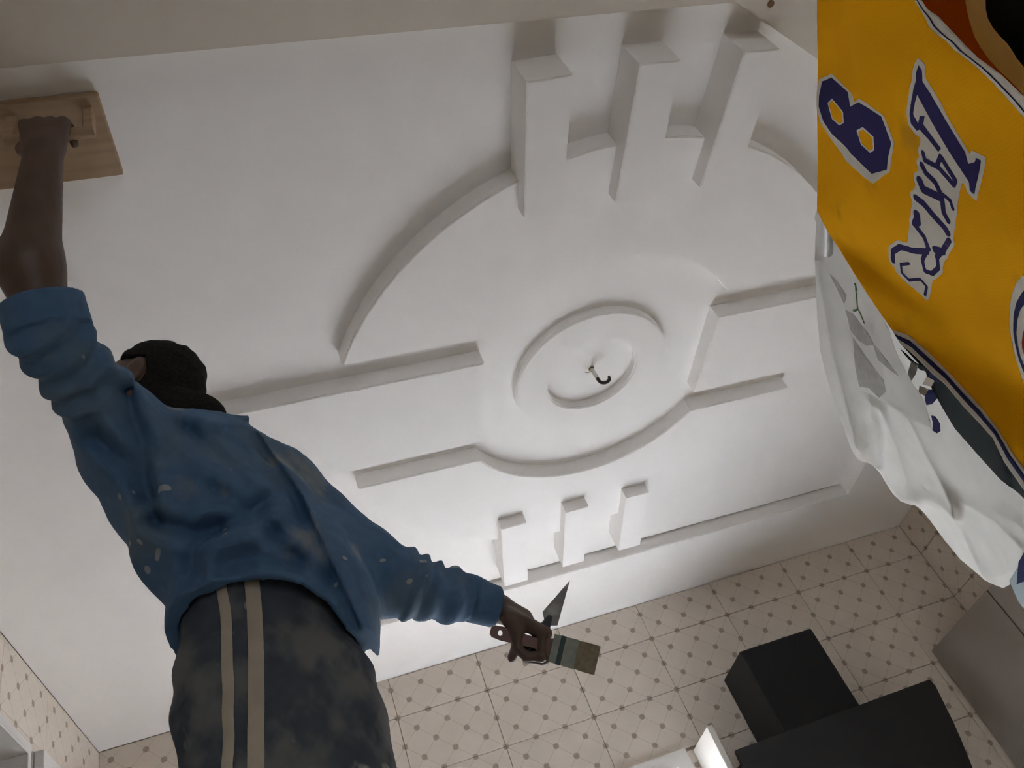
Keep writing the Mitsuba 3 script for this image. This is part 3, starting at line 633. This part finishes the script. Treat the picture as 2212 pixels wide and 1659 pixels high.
RA = unit(np.array([0.0, -0.12, 1.0]))
RHAND = hand(J['RW'], RA, np.array([0.0, 1.0, 0.12]), False, [(0.8, 1.45, 0.9)] * 4, [(0.025, 0.026, 0.010), (0.056, 0.044, 0.032), (0.082, 0.034, 0.055), (0.098, 0.016, 0.066)])
cam_dir = unit(J['LW'] - CAM)
LA = J['BR1'] + np.array([0.01, 0.02, 0.045]) - J['LW']
LT = -cam_dir
LN = np.cross(unit(LA), LT)
LHAND = hand(J['LW'] + unit(LA) * 0.01, LA, LN, True, [(1.15, 1.55, 0.7), (1.2, 1.6, 0.9), (1.15, 1.6, 1.0), (1.0, 1.5, 1.0)],
             [(0.020, 0.028, 0.008), (0.044, 0.036, 0.022), (0.056, 0.030, 0.046), (0.054, 0.022, 0.066)], K=1.14)


def limbs(p):
    d = cap(p, J['RS'], J['RE'], 0.028, 0.035)
    d = smin(d, cap(p, J['RE'], J['FM'], 0.041, 0.045), 0.02)
    d = smin(d, cap(p, J['FM'], J['RW'], 0.046, 0.030), 0.03)
    d = smin(d, cap(p, J['LS'], J['LE'], 0.042, 0.038), 0.03)
    d = smin(d, cap(p, J['LE'], J['LW'], 0.040, 0.028), 0.02)
    return d


def hands(p):
    d = np.full(len(p), 9.0)
    for bones in (RHAND, LHAND):
        near = np.linalg.norm(p - bones[0][0], axis=1) < 0.22
        if near.any():
            q, e = p[near], None
            for k, b in enumerate(bones):
                c = cap(q, *b)
                e = c if e is None else smin(e, c, 0.006)
            d[near] = e
        else:
            d = np.minimum(d, np.linalg.norm(p - bones[0][0], axis=1) - 0.15)
        d = np.where(near, d, np.minimum(d, np.linalg.norm(p - bones[0][0], axis=1) - 0.12))
    return d


def body(p):
    d = tors(p, [PC, WA, CH, CH * 0.45 + NB * 0.55], [0.120, 0.108, 0.112, 0.072])
    d = smin(d, cap(p, J['RS'], J['LS'], 0.034, 0.034), 0.04)
    d = smin(d, limbs(p), 0.03)
    d = smin(d, cap(p, NB - U * 0.03, HC - hf * 0.030 - hu * 0.035, 0.066, 0.056), 0.02)
    d = smin(d, head(p), 0.012)
    for a, b, ra, rb in ((HIPL, KNL, 0.070, 0.050), (KNL, ANL, 0.052, 0.034), (HIPR, KNR, 0.070, 0.050), (KNR, ANR, 0.052, 0.034)):
        d = smin(d, cap(p, a, b, ra, rb), 0.03)
    return smin(d, hands(p), 0.010)


put('person__body', nets(body, (-0.62, 0.55, 1.02), (0.62, 1.78, 2.93), 0.0046), 'skin', True)
labels['person'] = {'label': 'man in a dusty blue shirt and striped dark trousers reaching up to smooth the ceiling', 'category': 'person'}


def hair(p):
    d = ell(p, HC + hu * 0.014, HF, (0.099, 0.078, 0.106)) - 0.006 - 0.006 * (fb(p, 55, 3.1, 2) - 0.5) - 0.011 * (fb(p, 26, 1.1, 2) - 0.5)
    q = (p - HC) @ HF.T
    line = np.where(q[:, 2] > 0.03, 0.046 - 0.25 * np.maximum(q[:, 2] - 0.05, 0), -0.016)       # the hairline: forward above the brow, back by the ears
    d = np.maximum(d, (q[:, 0] - line) * 0.8)
    d = np.maximum(d, -(q[:, 2] + 0.112 + 0.2 * np.minimum(q[:, 0], 0)) * 0.8)
    d = np.minimum(d, np.maximum(cap(p, HC - hf * 0.040 - hu * 0.055, NB + U * 0.02, 0.064, 0.062) - 0.004 * fb(p, 50, 5.0, 2), (q[:, 0] + 0.030)))
    ear = np.linalg.norm((q - [[-0.004, 0, -0.006]])[:, [0, 2]] / [[0.022, 0.036]], axis=1) - 1
    d = np.maximum(d, -ear * 0.022)
    return np.maximum(d, -(ell(p, HC + hu * 0.012, HF, (0.098, 0.076, 0.104)) + 0.006))


put('person__hair', nets(hair, HC - 0.17, HC + 0.15, 0.003), 'hair', True, label='short black curly hair')
for s, k in ((1, 0), (-1, 1)):
    e = trimesh.creation.icosphere(3, 0.0115)
    e.apply_translation(HC + hf * 0.084 + hu * 0.010 + hl * s * 0.030)
    put('person__' + num('eye', k), e, 'eye', True)

# the shirt: torso and sleeves, a raised front edge, a curved hem, a rolled cuff on the raised arm
RC = J['RCF']
LCF = J['LW'] * 0.97 + J['LE'] * 0.03
fl = np.array([J['FL0'], J['FL1'], J['FL2'], J['FL3']])
fdir = unit(fl[-1] - fl[0])
view = unit(fl.mean(0) - CAM)
fn_ = unit(np.cross(view, fdir))
if fn_ @ L_ < 0:
    fn_ = -fn_


def flap_side(p):
    """Signed distance to the bent plane of the shirt's front edge, positive on the wearer's left."""
    t = (p - fl[0]) @ fdir
    ts = (fl - fl[0]) @ fdir
    off = np.interp(t, ts, (fl - fl[0]) @ fn_)
    return (p - fl[0]) @ fn_ - off


def along(p, a, b):
    ba = b - a
    return np.clip(((p - a) @ ba) / (ba @ ba), 0, 1.2)


E1 = unit(np.cross(view, zv))
E2 = np.cross(E1, view)
CRS = [np.array(c) @ np.stack([E1, E2], 1) for c in CREASE]


def creases(p):
    """Deep soft folds on the side of the shirt that the picture shows: a furrow with a ridge on either side."""
    q = p @ np.stack([E1, E2], 1)
    o = np.zeros(len(p))
    for k, c in enumerate(CRS):
        d = np.full(len(q), 9.0)
        for a, b in zip(c[:-1], c[1:]):
            ba = b - a
            h = np.clip(((q - a) @ ba) / (ba @ ba), 0, 1)
            d = np.minimum(d, np.linalg.norm(q - a - h[:, None] * ba, axis=1))
        o += (0.017 * np.exp(-(d / 0.013) ** 2) - 0.009 * np.exp(-((d - 0.030) / 0.014) ** 2)) * (0.9 if k % 3 else 1.1)
    return o


def shirt_out(p):
    d = tors(p, [PC - U * 0.02, WA, CH, CH * 0.5 + NB * 0.5], [0.180, 0.176, 0.172, 0.100])
    d = smin(d, cap(p, J['RS'], J['LS'], 0.064, 0.062), 0.06)
    ar = smin(cap(p, J['RS'], J['RE'], 0.067, 0.054), cap(p, J['RE'], RC, 0.054, 0.052), 0.02)
    tr = along(p, J['RS'], J['RE'])
    ar = ar - 0.0045 * np.sin(tr * 34 + 5 * fb(p, 9, 2.2, 2)) * sstep(0.25, 0.6, tr)
    d = smin(d, ar, 0.055)
    al = smin(cap(p, J['LS'], J['LE'], 0.074, 0.062), cap(p, J['LE'], LCF, 0.060, 0.034), 0.025)
    tl = along(p, J['LS'], J['LE']) + along(p, J['LE'], LCF)
    al = al - 0.0048 * np.sin(tl * 25 + 6 * fb(p, 8, 5.2, 2)) * sstep(0.5, 0.9, tl) * (1 - sstep(1.75, 1.9, tl))
    d = smin(d, al, 0.045)
    # folds that run from the raised shoulder down across the body, and soft creasing
    q = (p - J['RS']) @ FR.T
    s = q[:, 0] * 0.75 + q[:, 2] * 0.66
    tor = sstep(-0.55, -0.1, q[:, 2]) if False else 1.0
    d = d - 0.0085 * np.sin(s * 58 + 7 * fb(p, 5, 8.1, 2)) * (0.35 + 0.65 * sstep(0.45, 0.65, fb(p, 4, 1.7, 2)))
    d = d - 0.020 * (fb(p, 8, 4.4, 3) - 0.5)
    fs = flap_side(p)
    low = sstep(0.02, 0.07, ((p - fl[0]) @ fdir)) * (1 - sstep(0.0, 0.02, (p - fl[-1]) @ fdir))
    front = ((p - CH) @ view) < 0.02
    d = d - np.where(front, 0.013 * sstep(-0.004, 0.004, fs) * np.exp(-np.maximum(fs, 0) / 0.06) * low, 0)
    d = d + np.where(front, 0.011 * np.exp(-((fs + 0.014) / 0.011) ** 2) * low, 0)
    return d + np.where(front, creases(p), 0)


def shirt(p):
    d = shirt_out(p)
    d = np.maximum(d, -(d + 0.016))
    # open ends: neck, cuffs
    d = np.maximum(d, (p - (NB + U * 0.030 - F_ * 0.0)) @ unit(U + 0.15 * L_))
    d = np.where(np.linalg.norm(p - RC, axis=1) < 0.12, np.maximum(d, (p - RC) @ unit(J['FM'] - J['RE'])), d)
    d = np.where(np.linalg.norm(p - LCF, axis=1) < 0.09, np.maximum(d, (p - LCF) @ unit(J['LW'] - J['LE'])), d)
    # the shirt tail: high at the side seams, low at the front and the back
    q = (p - WA) @ FR.T
    ang = np.arctan2(q[:, 1], -q[:, 0]) - 0.28                  # 0 at the right side seam
    hem = HEMZ - HEMD * np.where(ang > 0, 0.72, 1.0) * np.clip(1 - np.cos(ang), 0, 1.2)
    core = (np.abs(q[:, 0]) < 0.30) & (np.abs(q[:, 1]) < 0.30)
    d = np.where(core, np.maximum(d, (hem - p[:, 2]) * 0.8), d)
    # the rolled cuff
    ax = unit(J['FM'] - J['RE'])
    t = (p - RC) @ ax
    rr = np.linalg.norm(p - RC - t[:, None] * ax, axis=1)
    roll = np.maximum(np.abs(t + 0.026) - 0.027, np.abs(rr - 0.0555 - 0.004 * (fb(p, 18, 6.0, 2) - 0.5)) - 0.0085)
    d = smin(d, roll, 0.006)
    # the left cuff band
    ax = unit(J['LW'] - J['LE'])
    t = (p - LCF) @ ax
    rr = np.linalg.norm(p - LCF - t[:, None] * ax, axis=1)
    band = np.maximum(np.abs(t + 0.028) - 0.028, np.abs(rr - 0.038) - 0.0045)
    d = smin(d, band, 0.004)
    # the collar's tip
    return smin(d, cap(p, J['FL0'] * 0.6 + NB * 0.4 - U * 0.01, J['FL0'], 0.026, 0.006), 0.015)


HEMZ = J['HEM0'][2] + 0.005
HEMD = 0.085
put('person__shirt', nets(shirt, (-0.62, 0.70, 1.78), (0.55, 1.80, 2.66), 0.0045), 'denim', True, label='faded blue long-sleeved work shirt, dusty, one cuff rolled up')


def trousers(p):
    d = tors(p, [WA + U * 0.05, PC + U * 0.03, PC - U * 0.10], [0.140, 0.150, 0.150])
    for a, b, c in ((HIPL, KNL, ANL), (HIPR, KNR, ANR)):
        e = smin(cap(p, a, b, 0.094, 0.080), cap(p, b, c + zv * 0.02, 0.088, 0.075), 0.03)
        d = smin(d, e, 0.06)
    d = d - 0.006 * (fb(p, 11, 2.4, 3) - 0.5) - 0.002 * np.sin(p[:, 2] * 70 + 9 * fb(p, 6, 3, 2))
    d = np.maximum(d, p[:, 2] - (PC[2] + 0.25))
    d = np.maximum(d, 1.045 - p[:, 2])
    d = np.where(p[:, 2] < 1.09, np.maximum(d, -(d + 0.008)), d)
    return d


put('person__trousers', nets(trousers, (-0.45, 1.05, 1.03), (0.30, 1.75, 2.20), 0.0055), 'track_cloth', True, label='dark dusty track trousers')


def stripe(ang0, ang1, wid):
    """A sewn ribbon down the outside of the right leg, laid on the trousers."""
    rows = []
    for t in np.linspace(0, 1, 120):
        z = PC[2] + 0.165 - t * 0.98
        c = (PC + (HIPR - PC) * min(1, t * 2.0)) * max(0, 1 - t * 1.6) + np.array([KNR[0], KNR[1], 0]) * min(1, t * 1.6)
        c[2] = z
        a = ang0 + (ang1 - ang0) * min(1, t * 1.8) + 0.10 * math.sin(t * 7)
        dirn = -L_ * math.cos(a) + F_ * math.sin(a)
        sidev = np.cross(dirn, zv)
        row = []
        for w in (-1, -0.5, 0, 0.5, 1):
            o = c + sidev * w * wid / 2
            lo_, hi_ = 0.0, 0.35
            for _ in range(18):
                m = (lo_ + hi_) / 2
                if trousers((o + dirn * m)[None])[0] < 0:
                    lo_ = m
                else:
                    hi_ = m
            row.append(o + dirn * (hi_ + (0.0040 if abs(w) < 1 else 0.0022)))
        rows.append(row)
    V = np.array(rows).reshape(-1, 3)
    Fc = []
    for i in range(119):
        for j in range(4):
            a = i * 5 + j
            Fc += [[a, a + 1, a + 6], [a, a + 6, a + 5]]
    return trimesh.Trimesh(V, np.array(Fc), process=False)


put('person__stripe', stripe(0.54, 0.60, 0.017), 'stripe_cloth', True, label='pale stripe, the narrower one')
put('person__stripe_001', stripe(0.84, 1.14, 0.024), 'stripe_cloth', True, label='pale stripe, the broader one')
for i, (a, k) in enumerate(((ANL, KNL), (ANR, KNR))):
    fwd = unit(np.array([F_[0], F_[1], 0]))
    def shoe(p, a=a, fwd=fwd):
        g = np.array([a[0], a[1], 1.03])
        d = cap(p, g - fwd * 0.04, g + fwd * 0.15, 0.036, 0.034)
        d = smin(d, cap(p, g + zv * 0.05 - fwd * 0.01, g + zv * 0.02, 0.042, 0.04), 0.03)
        return np.maximum(d, 1.002 - p[:, 2])
    put('person__' + num('shoe', i), nets(shoe, np.array([a[0], a[1], 1.08]) - [0.26, 0.26, 0.09], np.array([a[0], a[1], 1.08]) + [0.26, 0.26, 0.09], 0.006), 'shoe', True)

# ------------------------------------------------------------------ his tools
ft = 'plastering_float'
tag(ft, 'wooden plastering float pressed against the ceiling by the raised hand', 'float')
bar = J['RW'] + RA * 0.088 + np.array([0, 0.033, 0.004])
put(ft + '__board', box(-0.58, -0.214, 0.785, 0.957, ZA - 0.021, ZA - 0.002, 0.002), 'wood')
put(ft + '__handle', tube([[bar[0] - 0.075, bar[1], bar[2]], [bar[0] - 0.03, bar[1], bar[2] - 0.001], [bar[0] + 0.03, bar[1], bar[2] - 0.001], [bar[0] + 0.075, bar[1], bar[2]]], [0.011, 0.0125, 0.0125, 0.011], 12), 'wood', 60)
for i, s in enumerate((-0.066, 0.066)):
    put(ft + '__' + num('bracket', i), box(bar[0] + s - 0.009, bar[0] + s + 0.009, bar[1] - 0.012, bar[1] + 0.012, bar[2] - 0.004, ZA - 0.021, 0.002), 'wood')

pb = 'paint_brush'
tag(pb, 'flat paint brush with a holed brown handle held in the lowered hand', 'paint brush')
b0, b1, b2, b3 = (J[k] for k in ('BR0', 'BR1', 'BR2', 'BR3'))
bd = unit(b3 - b0)
bw = unit(np.cross(bd, cam_dir))
bn = np.cross(bd, bw)


def strip3(stations, holes=(), steps=1):
    """A flat bar swept along the brush: stations (distance, half width, half thickness)."""
    up_ = [(s, w) for s, w, t in stations]
    poly = Polygon(up_ + [(s, -w) for s, w in up_[::-1]])
    for h in holes:
        poly = poly.difference(Point(h[0], 0).buffer(h[1], 16))
    t = stations[0][2]
    m = to_tm(extr(poly, -t, t))
    v = m.vertices
    m.vertices = b0 + v[:, :1] * bd + v[:, 1:2] * bw + v[:, 2:] * bn
    return m


LB = float(np.linalg.norm(b3 - b0))
put(pb + '__handle', strip3([(-0.004, 0.006, 0.0055), (0.002, 0.0115, 0.0055), (0.02, 0.0135, 0.0055), (0.05, 0.012, 0.0055), (0.085, 0.010, 0.0055), (0.115, 0.015, 0.0055), (0.128, 0.022, 0.0055)], holes=[(0.016, 0.0052)]), 'handle_brown', label='brown handle with a hanging hole')
put(pb + '__ferrule', strip3([(0.122, 0.027, 0.010), (0.172, 0.028, 0.010)]), 'ferrule', label='grey green metal ferrule')
put(pb + '__band', strip3([(0.136, 0.0278, 0.0108), (0.146, 0.0280, 0.0108)]), 'ferrule_band', label='dark band')
put(pb + '__bristles', strip3([(0.170, 0.0265, 0.0085), (0.190, 0.028, 0.0085), (LB + 0.006, 0.0275, 0.0085)]), 'bristle', label='olive brown bristles')

kn = 'putty_knife'
tag(kn, 'grey triangular putty knife pointing up out of the lowered hand', 'putty knife')
k1 = np.array([J['PK1'], J['PKb'], J['PK2'], J['PKa']])
nrm = unit(np.cross(k1[2] - k1[0], k1[1] - k1[3]))
blade = np.vstack([k1 + nrm * 0.0011, k1 - nrm * 0.0011])
put(kn + '__blade', to_tm(m3.Manifold.hull_points(blade.tolist())), 'blade_steel', label='steel blade')
put(kn + '__handle', tube([J['PK0'], J['PK0'] * 0.5 + J['PK1'] * 0.5, J['PK1'], J['PK1'] * 0.8 + J['PK2'] * 0.2], [0.010, 0.013, 0.011, 0.005], 12), 'handle_dark', 60, label='dark handle')

# ------------------------------------------------------------------ the laundry on the rail
RD, RP, CN, CO = (np.array(v) for v in (RAIL_DIR, RAIL_P0, CLOTH_N, CLOTH_O))


def cloth_pt(uvs, off, disp):
    uvs = np.asarray(uvs, float)
    return RP + uvs[:, :1] * RD - uvs[:, 1:2] * np.array([0, 0, 1.0]) + off * CN + np.asarray(disp)[:, None] * CO


def fill(poly, h):
    """Points and triangles that fill a polygon on a grid of h."""
    poly = shapely.segmentize(poly, h)
    bnd = np.vstack([np.array(r) for r in rings(poly)])
    x0, y0, x1, y1 = poly.bounds
    gx, gy = np.meshgrid(np.arange(x0 + h / 2, x1, h), np.arange(y0 + h / 2, y1, h))
    g = np.stack([gx.ravel(), gy.ravel()], 1)
    inner = poly.buffer(-0.35 * h)
    g = g[shapely.contains_xy(inner, g[:, 0], g[:, 1])] if not inner.is_empty else g[:0]
    pts = np.vstack([bnd, g])
    pts = np.unique(np.round(pts, 6), axis=0)
    tri = Delaunay(pts).simplices
    c = pts[tri].mean(1)
    return pts, tri[shapely.contains_xy(poly.buffer(1e-5), c[:, 0], c[:, 1])]


def sheet(uvs, off, fold=None, lift=0.0, thick=0.0012, h=0.006):
    poly = uvs if hasattr(uvs, 'geom_type') else Polygon(uvs).buffer(0)
    polys = list(poly.geoms) if hasattr(poly, 'geoms') else [poly]
    out = []
    for g in polys:
        if g.is_empty or g.area < 1e-7:
            continue
        pts, tri = fill(g, h)
        e1, e2 = pts[tri[:, 1]] - pts[tri[:, 0]], pts[tri[:, 2]] - pts[tri[:, 0]]
        flip = (e1[:, 0] * e2[:, 1] - e1[:, 1] * e2[:, 0]) > 0
        tri[flip] = tri[flip][:, ::-1]
        d = (fold(pts) if fold else np.zeros(len(pts))) + lift
        a, b = cloth_pt(pts, off, d + thick / 2), cloth_pt(pts, off, d - thick / 2)
        n = len(pts)
        ed = np.sort(np.vstack([tri[:, [0, 1]], tri[:, [1, 2]], tri[:, [2, 0]]]), 1)
        und, cnt = np.unique(ed, axis=0, return_counts=True)
        be = set(map(tuple, und[cnt == 1]))
        sf = []
        for t in tri:
            for i in range(3):
                x, y = t[i], t[(i + 1) % 3]
                if (min(x, y), max(x, y)) in be:
                    sf += [[y, x, x + n], [y, x + n, y + n]]
        out.append(trimesh.Trimesh(np.vstack([a, b]), np.vstack([tri, tri[:, ::-1] + n, np.array(sf).reshape(-1, 3)]), process=False))
    return trimesh.util.concatenate(out) if len(out) > 1 else out[0]


def pl_dist(pts, line):
    line = np.asarray(line, float)
    best = np.full(len(pts), 9.0)
    for a, b in zip(line[:-1], line[1:]):
        ba = b - a
        h = np.clip(((pts - a) @ ba) / max(ba @ ba, 1e-12), 0, 1)
        best = np.minimum(best, np.linalg.norm(pts - a - h[:, None] * ba, axis=1))
    return best


cra, crb = np.array([0.1812, 0.0]), np.array([0.1196, 0.3635])      # the crease that runs down beside the side edge
cdir = unit(crb - cra)
cnor = np.array([cdir[1], -cdir[0]])
if cnor[0] < 0:
    cnor = -cnor


def jersey_fold(q):
    sm = sstep(0.0, 0.10, q[:, 1])
    s = (q - cra) @ cnor
    d = -0.38 * (q[:, 0] - 0.20) * sm + 0.85 * (np.hypot(s, 0.008) + s) * 0.5 * sm      # the sheet hangs a little askew; beyond the crease it turns back
    p3 = np.c_[q, np.zeros(len(q))]
    d = d + 0.0045 * np.sin((q[:, 0] * 0.85 + q[:, 1] * 0.45) * 55 + 4 * fb(p3, 8, 1.0, 2))
    d = d + 0.006 * (fb(p3, 14, 4.0, 3) - 0.5)
    return d - 0.004 * np.exp(-np.maximum(q[:, 1], 0) / 0.01)


jz = 'basketball_jersey'
tag(jz, 'yellow basketball jersey with the purple number 8 hanging from the rail', 'jersey')
front = Polygon(CL['jersey_front']).buffer(0)
put(jz + '__front_panel', sheet(front, 0.0, jersey_fold), 'jersey_yellow', True)


def between(a, b, f0, f1):
    a, b = np.array(CL[a]), np.array(CL[b])
    return Polygon(np.vstack([a + (b - a) * f0, (a + (b - a) * f1)[::-1]])).buffer(0)


for i, (a, b, cuts) in enumerate((('arm_o', 'arm_i', (-0.10, 0.22, 0.58, 1.0)), ('up_o', 'up_i', (-0.12, 0.16, 0.24, 1.0)), ('nk_o', 'nk_i', (-0.05, 0.26, 0.52, 1.0)))):
    k = jz + '__' + num('trim', i)
    w = unary_union([between(a, b, cuts[0], cuts[1]), between(a, b, cuts[2], cuts[3])])
    put(k, sheet(unary_union([w, between(a, b, cuts[1], cuts[2])]).buffer(0), 0.0, jersey_fold, 0.0010, 0.0016, 0.004), 'trim_white', True, label='white edging of the opening')
    put(k + '__piping', sheet(between(a, b, cuts[1], cuts[2]), 0.0, jersey_fold, 0.0022, 0.0012, 0.004), 'trim_navy', True, label='navy piping')
holes = unary_union([Polygon(CL['eight_h1']), Polygon(CL['eight_h2'])])
wh = holes.buffer(-0.0022)
put(jz + '__number', sheet(Polygon(CL['eight_w']).buffer(0).difference(wh), 0.0, jersey_fold, 0.0011, 0.0006, 0.004), 'trim_white', True, label='white outline of the number 8')
put(jz + '__number__digit', sheet(Polygon(CL['eight']).buffer(0).difference(holes), 0.0, jersey_fold, 0.0018, 0.0006, 0.004), 'print_purple', True, label='purple digit 8')
word = [Polygon(CL['L_main']).buffer(0), Polygon(CL['L_thin']).buffer(0)]
for pts, w in STROKES.values():
    word.append(LineString(pts).buffer(w * 0.74, 6))
word = unary_union(word).buffer(0.0004).buffer(-0.0004)
back = unary_union([Polygon(CL['word_w']).buffer(0), word.buffer(0.0042)]).buffer(0.002).buffer(-0.002)
put(jz + '__lettering', sheet(back, 0.0, jersey_fold, 0.0011, 0.0006, 0.004), 'trim_white', True, label='white outline of the lettering')
put(jz + '__lettering__letters', sheet(word, 0.0, jersey_fold, 0.0018, 0.0006, 0.0025), 'print_purple', True, label='purple script letters')


def back_fold(q):
    p3 = np.c_[q, np.zeros(len(q))]
    return 0.006 * (fb(p3, 14, 9.0, 3) - 0.5)


put(jz + '__back_panel', sheet(Polygon(CL['back_panel']).buffer(0), 0.020, back_fold, h=0.010), 'jersey_backlit', True, label='inner side of the yellow back, light through the cloth painted orange')
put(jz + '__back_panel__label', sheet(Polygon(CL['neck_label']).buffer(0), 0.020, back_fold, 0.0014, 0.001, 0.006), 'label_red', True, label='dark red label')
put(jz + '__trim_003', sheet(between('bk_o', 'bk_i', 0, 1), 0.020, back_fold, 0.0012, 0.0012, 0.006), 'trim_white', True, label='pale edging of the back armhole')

dk = 'dark_garment'
tag(dk, 'dark green black garment hanging behind the yellow jersey', 'garment')
put(dk + '__cloth', sheet(Polygon(DK['dark']).buffer(0), 0.045, lambda q: 0.006 * (fb(np.c_[q, 0 * q[:, 0]], 9, 2.0, 3) - 0.5) - 0.010 * np.exp(-((q[:, 0] * 0.6 - q[:, 1] + 0.14) / 0.012) ** 2), h=0.010), 'dark_cloth', True)
for i, (k, m) in enumerate((('p0', 'dark_cloth'), ('p1', 'tee_grey'), ('p2', 'cream_print'), ('p3', 'cream_print'), ('p4', 'trim_navy'))):
    put(dk + '__' + num('print', i), sheet(Polygon(PK[k]).buffer(0), 0.040, None, 0.004, 0.0008, 0.004), m, True, label='patch of black and cream pattern')

ts = 'white_t_shirt'
tag(ts, 'white T-shirt hanging in loose folds below the yellow jersey', 'T-shirt')


def tee_fold(q):
    d = 0.024 * (fb(np.c_[q, 0 * q[:, 0]], 7, 3.0, 2) - 0.5) - 0.36 * (q[:, 0] - 0.30) * sstep(0.0, 0.10, q[:, 1])
    for line, w in TR:
        d = d + 0.024 * w * np.exp(-np.hypot(pl_dist(q, line), 0.003) / 0.020)
    return d


put(ts + '__cloth', sheet(Polygon(TM).buffer(0), 0.075, tee_fold, h=0.005), 'tee_white', True)


def flap_fold(q):
    p3 = np.c_[q, np.zeros(len(q))]
    return 0.004 * np.sin((q[:, 0] * 0.5 + q[:, 1] * 1.0) * 40 + 5 * fb(p3, 9, 3.0, 2)) + 0.010 * (fb(p3, 18, 7.0, 3) - 0.5)


put(ts + '__sleeve', sheet(Polygon(TF).buffer(0), 0.030, flap_fold, h=0.005), 'tee_white', True, label='turned out sleeve with a faint grey print')
TFp = Polygon(TF).buffer(-0.002)
for i, k in enumerate(('g1', 'g2', 'g3', 'g4')):
    g = Polygon(TG[k]).buffer(0.004).buffer(-0.002).intersection(TFp)
    put(ts + '__' + num('print', i), sheet(g, 0.030, flap_fold, 0.0010, 0.0005, 0.004), 'tee_grey', True, label='faint grey print')
gl = unary_union([LineString(v).buffer(0.0016) for v in TY])
put(ts + '__lettering', sheet(gl, 0.030, flap_fold, 0.0013, 0.0005, 0.003), 'print_green', True, label='thin green mark like a letter Y')
for i, v in enumerate(NAVY):
    put(ts + '__' + num('trim', i), sheet(Polygon(v).buffer(0), 0.060, None, 0.0, 0.004, 0.004), 'trim_navy', True, label='navy edging')

bg = 'pale_blue_garment'
tag(bg, 'pale blue garment with a navy edge hanging behind the white T-shirt', 'garment')
put(bg + '__cloth', sheet(Polygon(PB).buffer(0), 0.110, None, 0, 0.002, 0.01), 'pale_blue', True)
put(bg + '__trim', sheet(Polygon(PBN).buffer(0), 0.105, None, 0, 0.002, 0.006), 'trim_navy', True, label='navy edge')

rk = 'drying_rack'
tag(rk, 'thin steel drying rack whose rail carries the laundry', 'drying rack')
u0, u1 = -1.00, 0.24
rp = lambda u, dz=0.0, off=0.010: RP + u * RD + off * CN + np.array([0, 0, dz])
put(rk + '__rail', tube([rp(u0, -0.009), rp((u0 + u1) / 2, -0.009), rp(u1, -0.009)], 0.0075, 12), 'steel_pipe', 60)
for i, u in enumerate((-0.95, 0.03)):
    b = rp(u, -0.016, 0.032)
    put(rk + '__' + num('post', i), tube([b + [0, 0, 0.0], [b[0], b[1], 1.0], [b[0], b[1], 0.01]], 0.009, 12), 'steel_pipe', 60)
    put(rk + '__' + num('foot', i), tube([np.array([b[0], b[1], 0.012]) - CN * 0.3, np.array([b[0], b[1], 0.012]), np.array([b[0], b[1], 0.012]) + CN * 0.3], 0.012, 10), 'steel_pipe', 60)
